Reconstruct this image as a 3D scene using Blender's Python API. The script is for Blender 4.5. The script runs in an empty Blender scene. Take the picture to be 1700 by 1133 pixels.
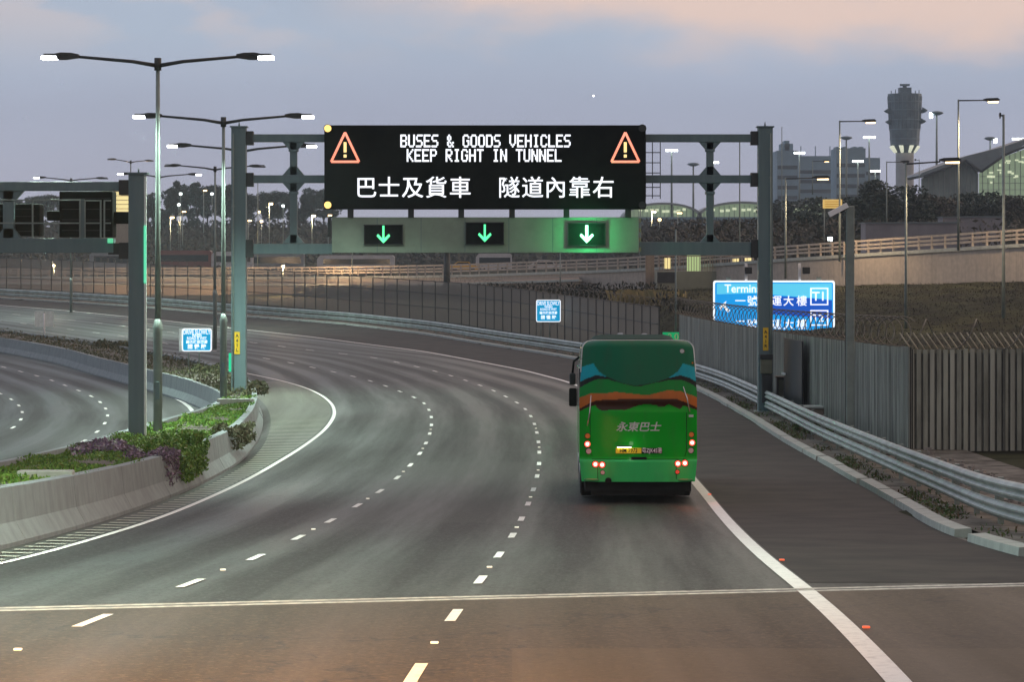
import bpy, bmesh, math, random
import numpy as np
from mathutils import Vector, Matrix

random.seed(7)
rng = np.random.default_rng(11)
S = bpy.context.scene
COL = S.collection
R = math.radians
PI = math.pi

# ------------------------------------------------------------------ camera
F, CX, HY, CZ = 5000.0, 850.0, 430.0, 6.1      # focal length in photo pixels, centre column, horizon row, eye height
cam = bpy.data.cameras.new('camera')
cam.sensor_width = 36.0
cam.lens = F / 1700 * 36
cam.shift_y = -(566.5 - HY) / 1700
cam.clip_start = 0.5
cam.clip_end = 60000
co = bpy.data.objects.new('camera', cam)
co.location = (0, 0, CZ)
co.rotation_euler = (R(90), 0, 0)
COL.objects.link(co)
S.camera = co

# ------------------------------------------------------------------ sky, sun, exposure
S.view_settings.view_transform = 'Standard'
S.view_settings.look = 'None'
S.view_settings.exposure = 0.0
S.view_settings.gamma = 1.0
try:
    S.cycles.max_bounces = 6
    S.cycles.volume_bounces = 0
    S.cycles.sample_clamp_indirect = 4.0
    S.cycles.use_denoising = True
except Exception:
    pass

SUN_EL, SUN_AZ = 3.0, 60.0      # low sun, towards the right and ahead
W = bpy.data.worlds.new('World')
S.world = W
W.use_nodes = True
nt = W.node_tree
for n in list(nt.nodes):
    nt.nodes.remove(n)


def N(tree, kind, **kw):
    n = tree.nodes.new(kind)
    for k, v in kw.items():
        setattr(n, k, v)
    return n


def mth(tree, op, a, b=None, clamp=False):
    n = tree.nodes.new('ShaderNodeMath')
    n.operation = op
    n.use_clamp = clamp
    for i, v in enumerate((a, b)):
        if v is None:
            continue
        if isinstance(v, (int, float)):
            n.inputs[i].default_value = v
        else:
            tree.links.new(v, n.inputs[i])
    return n.outputs[0]


def mixc(tree, fac, a, b):
    n = tree.nodes.new('ShaderNodeMix')
    n.data_type = 'RGBA'
    for sock, v in ((n.inputs[0], fac), (n.inputs[6], a), (n.inputs[7], b)):
        if isinstance(v, (int, float)):
            sock.default_value = v
        elif isinstance(v, (tuple, list)):
            sock.default_value = (*v, 1)
        else:
            tree.links.new(v, sock)
    return n.outputs[2]


def smooth(tree, v, lo, hi):
    n = tree.nodes.new('ShaderNodeMapRange')
    n.interpolation_type = 'SMOOTHSTEP'
    tree.links.new(v, n.inputs[0])
    n.inputs[1].default_value = lo
    n.inputs[2].default_value = hi
    return n.outputs[0]


def sky():
    out = N(nt, 'ShaderNodeOutputWorld')
    bg = N(nt, 'ShaderNodeBackground')
    nis = N(nt, 'ShaderNodeTexSky')
    nis.sky_type = 'NISHITA'
    nis.sun_disc = False
    nis.sun_elevation = R(SUN_EL)
    nis.sun_rotation = R(SUN_AZ)
    nis.air_density = 1.5
    nis.dust_density = 2.5
    tc = N(nt, 'ShaderNodeTexCoord')
    sep = N(nt, 'ShaderNodeSeparateXYZ')
    nt.links.new(tc.outputs['Generated'], sep.inputs[0])
    x, z = sep.outputs[0], sep.outputs[2]
    mp = N(nt, 'ShaderNodeMapping')
    mp.inputs['Scale'].default_value = (1, 1, 2.6)
    nt.links.new(tc.outputs['Generated'], mp.inputs[0])
    n1 = N(nt, 'ShaderNodeTexNoise')
    n1.inputs['Scale'].default_value = 22
    n1.inputs['Detail'].default_value = 5
    n1.inputs['Roughness'].default_value = 0.5
    n2 = N(nt, 'ShaderNodeTexNoise')
    n2.inputs['Scale'].default_value = 9
    n2.inputs['Detail'].default_value = 4
    for n in (n1, n2):
        nt.links.new(mp.outputs[0], n.inputs['Vector'])
    # height of the cloud deck's upper edge, above it the pale evening sky
    edge = mth(nt, 'ADD', mth(nt, 'MULTIPLY', x, -0.055), 0.0740)
    edge = mth(nt, 'ADD', edge, mth(nt, 'MULTIPLY', mth(nt, 'SUBTRACT', n1.outputs[0], 0.5), 0.034))
    d = mth(nt, 'SUBTRACT', z, edge)
    clear = smooth(nt, d, -0.007, 0.017)
    leftm = smooth(nt, x, -0.075, -0.01)
    patches = mth(nt, 'MULTIPLY', smooth(nt, n1.outputs[0], 0.46, 0.62), smooth(nt, z, 0.058, 0.085))
    patches = mth(nt, 'MULTIPLY', patches, mth(nt, 'SUBTRACT', 1.0, leftm))
    clear = mth(nt, 'MAXIMUM', mth(nt, 'MULTIPLY', clear, leftm), mth(nt, 'MULTIPLY', patches, 0.36))
    ramp = N(nt, 'ShaderNodeValToRGB')
    e = ramp.color_ramp.elements
    e[0].position = 0.0
    e[0].color = (0.42, 0.43, 0.505, 1)
    e[1].position = 1.0
    e[1].color = (0.36, 0.42, 0.56, 1)
    for p, c in ((0.02, (0.425, 0.43, 0.54, 1)), (0.05, (0.40, 0.44, 0.565, 1)), (0.075, (0.415, 0.49, 0.61, 1)), (0.15, (0.43, 0.48, 0.61, 1))):
        q = e.new(p)
        q.color = c
    nt.links.new(z, ramp.inputs[0])
    mod = mth(nt, 'ADD', 1.03, mth(nt, 'MULTIPLY', n2.outputs[0], 0.28))
    cl = N(nt, 'ShaderNodeVectorMath', operation='SCALE')
    nt.links.new(ramp.outputs[0], cl.inputs[0])
    nt.links.new(mod, cl.inputs[3])
    col = mixc(nt, clear, cl.outputs[0], (0.93, 0.715, 0.635))
    ns = N(nt, 'ShaderNodeVectorMath', operation='SCALE')
    nt.links.new(nis.outputs[0], ns.inputs[0])
    ns.inputs[3].default_value = 0.05
    fin = mixc(nt, 0.92, ns.outputs[0], col)
    # the sky away from the afterglow is darker
    mr = N(nt, 'ShaderNodeMapRange')
    mr.interpolation_type = 'SMOOTHSTEP'
    nt.links.new(sep.outputs[1], mr.inputs[0])
    mr.inputs[1].default_value = -0.5
    mr.inputs[2].default_value = 0.45
    mr.inputs[3].default_value = 0.60
    mr.inputs[4].default_value = 1.0
    fs = N(nt, 'ShaderNodeVectorMath', operation='SCALE')
    nt.links.new(fin, fs.inputs[0])
    nt.links.new(mr.outputs[0], fs.inputs[3])
    fin = fs.outputs[0]
    nt.links.new(fin, bg.inputs[0])
    bg.inputs[1].default_value = 1.0
    nt.links.new(bg.outputs[0], out.inputs[0])


sky()
sl = bpy.data.lights.new('sun', 'SUN')
sl.energy = 0.35
sl.angle = R(25)
sl.color = (1.0, 0.82, 0.70)
so = bpy.data.objects.new('sun', sl)
COL.objects.link(so)
_a, _e = R(SUN_AZ), R(SUN_EL + 7)
so.rotation_euler = Vector((-math.sin(_a) * math.cos(_e), -math.cos(_a) * math.cos(_e), -math.sin(_e))).to_track_quat('-Z', 'Y').to_euler()

# ------------------------------------------------------------------ materials


def mat(name, col, rough=0.7, metal=0.0, var=0.18, scale=6.0, bump=0.0, spec=0.5, col2=None, coat=0.0, stretch=(1, 1, 1)):
    m = bpy.data.materials.new(name)
    m.use_nodes = True
    t = m.node_tree
    b = t.nodes['Principled BSDF']
    b.inputs['Roughness'].default_value = rough
    b.inputs['Metallic'].default_value = metal
    b.inputs['Specular IOR Level'].default_value = spec
    b.inputs['Coat Weight'].default_value = coat
    tc = N(t, 'ShaderNodeTexCoord')
    mp = N(t, 'ShaderNodeMapping')
    mp.inputs['Scale'].default_value = stretch
    t.links.new(tc.outputs['Object'], mp.inputs[0])
    n = N(t, 'ShaderNodeTexNoise')
    n.inputs['Scale'].default_value = scale
    n.inputs['Detail'].default_value = 6
    n.inputs['Roughness'].default_value = 0.6
    t.links.new(mp.outputs[0], n.inputs['Vector'])
    f = smooth(t, n.outputs[0], 0.3, 0.7)
    a = tuple(c * (1 - var) for c in col)
    z = tuple(min(1, c * (1 + var)) for c in (col2 or col))
    t.links.new(mixc(t, f, a, z), b.inputs['Base Color'])
    if bump:
        bp = N(t, 'ShaderNodeBump')
        bp.inputs['Strength'].default_value = bump
        bp.inputs['Distance'].default_value = 0.02
        t.links.new(n.outputs[0], bp.inputs['Height'])
        t.links.new(bp.outputs[0], b.inputs['Normal'])
    return m


def em(name, col, strength, base=(0.5, 0.5, 0.5)):
    m = bpy.data.materials.new(name)
    m.use_nodes = True
    b = m.node_tree.nodes['Principled BSDF']
    b.inputs['Base Color'].default_value = (*base, 1)
    b.inputs['Emission Color'].default_value = (*col, 1)
    b.inputs['Emission Strength'].default_value = strength
    b.inputs['Roughness'].default_value = 0.4
    return m


def sheer(name, col, opacity, rough=0.6):
    """woven wire seen from far: a share of the light passes between the wires"""
    m = bpy.data.materials.new(name)
    m.use_nodes = True
    t = m.node_tree
    b = t.nodes['Principled BSDF']
    b.inputs['Base Color'].default_value = (*col, 1)
    b.inputs['Roughness'].default_value = rough
    b.inputs['Alpha'].default_value = opacity
    return m


def asphalt(name, base, tint, tracks, spec=0.30, grain=0.8):
    m = bpy.data.materials.new(name)
    m.use_nodes = True
    t = m.node_tree
    b = t.nodes['Principled BSDF']
    uv = N(t, 'ShaderNodeUVMap')
    sep = N(t, 'ShaderNodeSeparateXYZ')
    t.links.new(uv.outputs[0], sep.inputs[0])
    tc = N(t, 'ShaderNodeTexCoord')
    fine = N(t, 'ShaderNodeTexNoise')
    fine.inputs['Scale'].default_value = 9
    fine.inputs['Detail'].default_value = 8
    fine.inputs['Roughness'].default_value = 0.75
    t.links.new(tc.outputs['Object'], fine.inputs['Vector'])
    big = N(t, 'ShaderNodeTexNoise')
    big.inputs['Scale'].default_value = 0.12
    big.inputs['Detail'].default_value = 4
    t.links.new(tc.outputs['Object'], big.inputs['Vector'])
    # worn bands along the lanes, lamp sheen mixed into their lighter tone
    mp = N(t, 'ShaderNodeMapping')
    mp.inputs['Scale'].default_value = (1.0, 0.03, 1)
    t.links.new(uv.outputs[0], mp.inputs[0])
    streak = N(t, 'ShaderNodeTexNoise')
    streak.inputs['Scale'].default_value = 0.9
    streak.inputs['Detail'].default_value = 5
    streak.inputs['Roughness'].default_value = 0.62
    t.links.new(mp.outputs[0], streak.inputs['Vector'])
    w = mth(t, 'COSINE', mth(t, 'MULTIPLY', sep.outputs[0], 2 * PI / 1.83))
    w = mth(t, 'ADD', mth(t, 'MULTIPLY', w, 0.20), mth(t, 'MULTIPLY', mth(t, 'SUBTRACT', streak.outputs[0], 0.5), 1.9))
    w = mth(t, 'ADD', mth(t, 'MULTIPLY', w, tracks), 0.5, clamp=True)
    a = tuple(c * 0.62 for c in base)
    z = tuple(c * 1.5 for c in tint)
    c1 = mixc(t, w, a, z)
    dk = smooth(t, fine.outputs[0], 0.25, 0.75)
    c2 = mixc(t, mth(t, 'MULTIPLY', dk, 0.6), mixc(t, 0.5, c1, (base[0] * .35, base[1] * .35, base[2] * .35)), mixc(t, 0.3, c1, (base[0] * 3, base[1] * 3, base[2] * 3)))
    c3 = mixc(t, smooth(t, big.outputs[0], 0.35, 0.7), c2, mixc(t, 0.25, c2, (0.02, 0.02, 0.02)))
    # aggregate grain, cracks
    vo = N(t, 'ShaderNodeTexVoronoi')
    vo.inputs['Scale'].default_value = 26
    t.links.new(tc.outputs['Object'], vo.inputs['Vector'])
    sp = N(t, 'ShaderNodeSeparateColor')
    t.links.new(vo.outputs['Color'], sp.inputs[0])
    c3 = mixc(t, mth(t, 'MULTIPLY', smooth(t, sp.outputs[0], 0.72, 1.0), grain), c3, (base[0] * 3.2, base[1] * 3.2, base[2] * 3.2))
    c3 = mixc(t, mth(t, 'MULTIPLY', smooth(t, sp.outputs[1], 0.6, 1.0), grain), c3, (base[0] * .25, base[1] * .25, base[2] * .25))
    dn = N(t, 'ShaderNodeTexNoise')
    dn.inputs['Scale'].default_value = 1.3
    dn.inputs['Detail'].default_value = 5
    t.links.new(tc.outputs['Object'], dn.inputs['Vector'])
    wv = N(t, 'ShaderNodeVectorMath', operation='ADD')
    sc = N(t, 'ShaderNodeVectorMath', operation='SCALE')
    t.links.new(dn.outputs['Color'], sc.inputs[0])
    sc.inputs[3].default_value = 2.2
    t.links.new(tc.outputs['Object'], wv.inputs[0])
    t.links.new(sc.outputs[0], wv.inputs[1])
    ck = N(t, 'ShaderNodeTexVoronoi', feature='DISTANCE_TO_EDGE')
    ck.inputs['Scale'].default_value = 0.16
    t.links.new(wv.outputs[0], ck.inputs['Vector'])
    c3 = mixc(t, mth(t, 'MULTIPLY', mth(t, 'SUBTRACT', 1.0, smooth(t, ck.outputs['Distance'], 0.0, 0.008)), 0.75), c3, (0.012, 0.012, 0.011))
    # a few crosswise joints where the paver stopped
    mj = N(t, 'ShaderNodeMapping')
    mj.inputs['Scale'].default_value = (0.02, 0.09, 1)
    t.links.new(uv.outputs[0], mj.inputs[0])
    cell = N(t, 'ShaderNodeTexWhiteNoise', noise_dimensions='2D')
    fl = N(t, 'ShaderNodeVectorMath', operation='FLOOR')
    lane = N(t, 'ShaderNodeMapping')
    lane.inputs['Scale'].default_value = (1 / 3.65, 0.036, 1)
    t.links.new(uv.outputs[0], lane.inputs[0])
    t.links.new(lane.outputs[0], fl.inputs[0])
    t.links.new(fl.outputs[0], cell.inputs['Vector'])
    c4 = mixc(t, mth(t, 'MULTIPLY', smooth(t, cell.outputs['Value'], 0.5, 1.0), 0.55), c3, (base[0] * 1.9, base[1] * 1.9, base[2] * 1.9))
    t.links.new(c4, b.inputs['Base Color'])
    rg = mth(t, 'ADD', 0.62, mth(t, 'MULTIPLY', w, -0.17))
    t.links.new(rg, b.inputs['Roughness'])
    b.inputs['Specular IOR Level'].default_value = spec
    bp = N(t, 'ShaderNodeBump')
    bp.inputs['Strength'].default_value = 0.35
    bp.inputs['Distance'].default_value = 0.02
    t.links.new(fine.outputs[0], bp.inputs['Height'])
    t.links.new(bp.outputs[0], b.inputs['Normal'])
    return m


def painted(name, col, wear=0.5):
    m = bpy.data.materials.new(name)
    m.use_nodes = True
    t = m.node_tree
    b = t.nodes['Principled BSDF']
    tc = N(t, 'ShaderNodeTexCoord')
    n = N(t, 'ShaderNodeTexNoise')
    n.inputs['Scale'].default_value = 7
    n.inputs['Detail'].default_value = 8
    n.inputs['Roughness'].default_value = 0.7
    t.links.new(tc.outputs['Object'], n.inputs['Vector'])
    f = mth(t, 'MULTIPLY', smooth(t, n.outputs[0], 0.45, 0.75), wear)
    t.links.new(mixc(t, f, col, tuple(c * 0.3 for c in col)), b.inputs['Base Color'])
    b.inputs['Roughness'].default_value = 0.6
    return m


def concrete(name, col, streaks=0.5, toe=None):
    m = bpy.data.materials.new(name)
    m.use_nodes = True
    t = m.node_tree
    b = t.nodes['Principled BSDF']
    b.inputs['Roughness'].default_value = 0.85
    tc = N(t, 'ShaderNodeTexCoord')
    mp = N(t, 'ShaderNodeMapping')
    mp.inputs['Scale'].default_value = (1.6, 1.6, 0.12)
    t.links.new(tc.outputs['Object'], mp.inputs[0])
    n = N(t, 'ShaderNodeTexNoise')
    n.inputs['Scale'].default_value = 1.7
    n.inputs['Detail'].default_value = 7
    n.inputs['Roughness'].default_value = 0.65
    t.links.new(mp.outputs[0], n.inputs['Vector'])
    g = N(t, 'ShaderNodeTexNoise')
    g.inputs['Scale'].default_value = 3
    g.inputs['Detail'].default_value = 8
    t.links.new(tc.outputs['Object'], g.inputs['Vector'])
    c = mixc(t, mth(t, 'MULTIPLY', smooth(t, n.outputs[0], 0.45, 0.7), streaks), col, tuple(x * 0.42 for x in col))
    c = mixc(t, smooth(t, g.outputs[0], 0.3, 0.7), mixc(t, 0.2, c, (0.1, 0.1, 0.09)), c)
    t.links.new(c, b.inputs['Base Color'])
    return m


M = {}
M['steel'] = mat('painted_steel', (0.14, 0.215, 0.24), 0.5, 0.0, 0.14, 2.2, stretch=(2.5, 2.5, 0.22), col2=(0.13, 0.19, 0.20))
M['pole'] = mat('galvanised_pole', (0.24, 0.29, 0.27), 0.5, 0.2, 0.15, 2.0)
M['dark'] = mat('dark_housing', (0.03, 0.034, 0.036), 0.5, 0.0, 0.2, 3)
M['black'] = mat('matt_black', (0.008, 0.010, 0.009), 0.75, 0.0, 0.3, 4, spec=0.15)
M['screen'] = mat('screen_face', (0.009, 0.011, 0.009), 0.8, 0.0, 0.5, 0.5, spec=0.12)
M['panel'] = mat('signal_panel', (0.27, 0.345, 0.27), 0.55, 0.0, 0.15, 0.7)
M['concrete'] = concrete('weathered_concrete', (0.30, 0.345, 0.355), 0.32)
M['kerbstone'] = concrete('kerb_concrete', (0.50, 0.53, 0.48), 0.25)
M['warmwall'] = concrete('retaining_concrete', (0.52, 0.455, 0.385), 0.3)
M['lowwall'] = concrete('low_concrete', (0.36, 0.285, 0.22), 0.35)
M['rail'] = mat('zinc_rail', (0.40, 0.46, 0.43), 0.42, 0.35, 0.2, 1.2)
M['spike'] = mat('fence_spikes', (0.42, 0.38, 0.29), 0.5, 0.2, 0.25, 3)
M['backing'] = mat('fence_backing', (0.12, 0.125, 0.11), 0.8, 0, 0.3, 1.5)
M['sheetb'] = mat('fence_pale_dull', (0.25, 0.275, 0.24), 0.65, 0.1, 0.4, 2.0, stretch=(1, 1, 0.2))
M['sheetc'] = mat('fence_pale_stained', (0.29, 0.315, 0.27), 0.65, 0.1, 0.4, 2.0, stretch=(1, 1, 0.2))
M['sheet'] = mat('fence_sheet', (0.36, 0.385, 0.34), 0.6, 0.1, 0.35, 1.4, stretch=(1, 1, 0.10), col2=(0.35, 0.38, 0.335))
M['fencepost'] = mat('fence_post', (0.06, 0.066, 0.062), 0.6, 0.2, 0.2, 2)
M['mesh'] = sheer('wire_mesh', (0.115, 0.125, 0.115), 0.38)
M['meshdense'] = sheer('dense_wire_mesh', (0.38, 0.335, 0.28), 0.50)
M['wire'] = mat('razor_wire', (0.17, 0.16, 0.135), 0.5, 0.3, 0.2, 3)
M['road'] = asphalt('road_asphalt', (0.031, 0.036, 0.031), (0.068, 0.090, 0.075), 1.8)
M['road2'] = asphalt('approach_asphalt', (0.056, 0.044, 0.025), (0.076, 0.060, 0.034), 0.9, 0.2, 0.42)
M['shoulder'] = mat('shoulder_asphalt', (0.029, 0.030, 0.025), 0.78, 0, 0.4, 0.8, bump=0.3, col2=(0.033, 0.029, 0.024), spec=.35)
M['white'] = painted('road_paint', (0.94, 0.94, 0.89), 0.42)
M['worn'] = painted('worn_paint', (0.42, 0.42, 0.35), 0.6)
M['soil'] = mat('verge_soil', (0.085, 0.072, 0.05), 0.95, 0, 0.5, 1.3, bump=0.5, col2=(0.13, 0.12, 0.10))
M['ground'] = mat('ground', (0.024, 0.022, 0.012), 0.95, 0, 0.5, 0.35, bump=0.3, col2=(0.034, 0.036, 0.016), spec=0.1)
M['yellow'] = mat('yellow_plate', (0.85, 0.55, 0.03), 0.45, 0, 0.05, 3)
M['signblue'] = em('glowing_sign_blue', (0.0, 0.42, 0.80), 0.55, (0.0, 0.45, 0.8))  # unlit reflective signs, their brightness given as emission
M['signwhite'] = mat('sign_white', (0.92, 0.94, 0.95), 0.4, 0, 0.04, 3)
M['signback'] = mat('sign_back', (0.82, 0.92, 0.86), 0.5, 0.1, 0.1, 3)
M['signgreen'] = mat('sign_green', (0.01, 0.42, 0.16), 0.4, 0, 0.05, 3)
M['trunk'] = mat('bark', (0.06, 0.05, 0.04), 0.9, 0, 0.3, 3)
M['ledwhite'] = em('led_white', (0.90, 0.93, 1.0), 1.25)
M['ledred'] = em('led_red', (1.0, 0.27, 0.15), 1.25)
M['ledyellow'] = em('led_yellow', (1.0, 0.72, 0.25), 1.2)
M['ledgreen'] = em('led_green', (0.04, 1.0, 0.34), 1.5)
M['ledgreenhot'] = em('led_green_bright', (0.30, 1.0, 0.50), 6.0)
M['amber'] = em('amber_lamp', (1.0, 0.62, 0.14), 1.7)
M['lamp'] = em('led_lens', (0.93, 0.97, 1.0), 14.0, (0.9, 0.9, 0.9))
M['lensoff'] = mat('unlit_lens', (0.10, 0.12, 0.13), 0.3, 0, 0.05, 3)
M['sodium'] = em('sodium_lens', (1.0, 0.66, 0.30), 6.0, (0.9, 0.8, 0.6))
M['flood'] = em('flood_lens', (0.90, 1.0, 0.98), 9.0, (0.9, 0.9, 0.9))
M['glow'] = em('lit_sign_blue', (0.004, 0.33, 0.85), 0.85, (0.01, 0.3, 0.6))
M['glowlight'] = em('lit_sign_sky', (0.10, 0.62, 0.90), 0.85, (0.1, 0.5, 0.7))
M['glowdeep'] = em('lit_sign_deep', (0.004, 0.10, 0.62), 0.7, (0.01, 0.1, 0.5))
M['glowwhite'] = em('glowing_sign_white', (0.90, 0.96, 1.0), 1.0, (0.8, 0.8, 0.8))
M['litwarm'] = em('lit_facade', (1.0, 0.82, 0.34), 0.95, (0.6, 0.5, 0.3))
M['litgreen'] = em('lit_hall', (0.55, 0.72, 0.44), 0.30, (0.15, 0.2, 0.18))
M['litbright'] = em('lit_hall_lamps', (0.86, 0.95, 0.62), 0.75, (0.3, 0.3, 0.3))
M['dimglass'] = mat('dim_glass', (0.20, 0.27, 0.265), 0.3, 0, 0.3, 0.15)
M['doorlight'] = em('lit_doorway', (0.62, 0.82, 0.36), 0.55, (0.4, 0.5, 0.3))
M['roofmetal'] = mat('roof_metal', (0.17, 0.215, 0.24), 0.5, 0.1, 0.2, 0.2)
M['roofpale'] = mat('vault_roof', (0.30, 0.345, 0.35), 0.55, 0.0, 0.12, 0.1)
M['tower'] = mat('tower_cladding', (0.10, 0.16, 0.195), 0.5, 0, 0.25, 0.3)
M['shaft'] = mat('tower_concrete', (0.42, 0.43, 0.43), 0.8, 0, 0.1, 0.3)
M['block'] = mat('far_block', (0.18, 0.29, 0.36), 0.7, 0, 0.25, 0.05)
M['hoard'] = mat('grey_hoarding', (0.25, 0.245, 0.27), 0.75, 0, 0.15, 0.5)
M['coachwhite'] = mat('coach_white', (0.52, 0.53, 0.56), 0.35, 0, 0.08, 1)
M['coachred'] = mat('coach_red', (0.20, 0.075, 0.07), 0.35, 0, 0.08, 1)
M['coachgrey'] = mat('coach_grey', (0.24, 0.26, 0.28), 0.35, 0, 0.08, 1)
M['caryellow'] = mat('car_yellow', (0.75, 0.42, 0.03), 0.35, 0, 0.08, 1)
M['glassdark'] = mat('dark_glass', (0.015, 0.02, 0.024), 0.12, 0, 0.1, 1)
M['rubber'] = mat('rubber', (0.018, 0.017, 0.016), 0.8, 0, 0.2, 5)
M['rim'] = mat('wheel_rim', (0.35, 0.35, 0.35), 0.4, 0.6, 0.1, 5)
M['chrome'] = mat('bright_trim', (0.75, 0.75, 0.74), 0.2, 0.7, 0.05, 5)
M['redlens'] = em('lit_red_lens', (1.0, 0.09, 0.05), 2.0, (0.6, 0.02, 0.02))
M['redhot'] = em('brake_core', (1.0, 0.70, 0.60), 2.4, (0.8, 0.3, 0.3))
M['redoff'] = mat('red_reflector', (0.75, 0.16, 0.08), 0.3, 0, 0.05, 5)
M['orangelens'] = mat('amber_lens', (0.70, 0.24, 0.03), 0.25, 0, 0.05, 5)
M['clearlens'] = mat('clear_lens', (0.45, 0.5, 0.48), 0.15, 0, 0.05, 5)
M['plateyellow'] = mat('plate_yellow', (1.0, 0.72, 0.02), 0.4, 0, 0.03, 5)
M['silver'] = mat('silver_letters', (0.62, 0.66, 0.64), 0.35, 0.3, 0.05, 5)
M['cabinet'] = mat('cabinet_paint', (0.075, 0.075, 0.062), 0.6, 0, 0.25, 3)
M['rubble'] = mat('verge_stone', (0.24, 0.22, 0.20), 0.9, 0, 0.35, 2)
M['cabinetlight'] = mat('box_olive', (0.16, 0.17, 0.12), 0.6, 0, 0.15, 3)
M['bollard'] = mat('post_yellow', (0.42, 0.40, 0.12), 0.5, 0, 0.1, 3)
M['studred'] = em('red_stud', (1.0, 0.16, 0.06), 0.75, (0.7, 0.1, 0.05))  # emission in place of the light a stud throws back
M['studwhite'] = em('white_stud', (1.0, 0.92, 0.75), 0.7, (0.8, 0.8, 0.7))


def leaf_mat(name, cols):
    m = bpy.data.materials.new(name)
    m.use_nodes = True
    t = m.node_tree
    b = t.nodes['Principled BSDF']
    b.inputs['Roughness'].default_value = 0.65
    g = N(t, 'ShaderNodeNewGeometry')
    r = N(t, 'ShaderNodeValToRGB')
    r.color_ramp.interpolation = 'LINEAR'
    e = r.color_ramp.elements
    e[0].color = (*cols[0], 1)
    e[1].color = (*cols[-1], 1)
    for i, c in enumerate(cols[1:-1]):
        q = e.new((i + 1) / (len(cols) - 1))
        q.color = (*c, 1)
    t.links.new(g.outputs['Random Per Island'], r.inputs[0])
    t.links.new(r.outputs[0], b.inputs['Base Color'])
    return m


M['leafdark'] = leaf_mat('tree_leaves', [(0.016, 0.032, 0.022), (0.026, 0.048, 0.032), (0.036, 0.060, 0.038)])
M['leafbrown'] = leaf_mat('brownish_leaves', [(0.036, 0.030, 0.020), (0.058, 0.050, 0.030), (0.05, 0.058, 0.030)])
M['leafgreen'] = leaf_mat('planter_leaves', [(0.05, 0.15, 0.012), (0.10, 0.25, 0.02), (0.17, 0.34, 0.035), (0.19, 0.23, 0.045)])
M['leafolive'] = leaf_mat('olive_leaves', [(0.06, 0.07, 0.03), (0.09, 0.10, 0.04), (0.12, 0.10, 0.05)])
M['leafpurple'] = leaf_mat('purple_leaves', [(0.13, 0.085, 0.135), (0.22, 0.145, 0.225), (0.32, 0.235, 0.33), (0.12, 0.14, 0.07)])
M['dry'] = leaf_mat('dry_grass', [(0.20, 0.17, 0.08), (0.30, 0.26, 0.13), (0.12, 0.12, 0.05)])
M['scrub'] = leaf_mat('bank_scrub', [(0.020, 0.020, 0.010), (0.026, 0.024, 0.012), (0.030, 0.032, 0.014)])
M['weed'] = leaf_mat('weed_leaves', [(0.05, 0.10, 0.02), (0.08, 0.12, 0.03), (0.13, 0.07, 0.03)])

# ------------------------------------------------------------------ mesh builder


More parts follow.
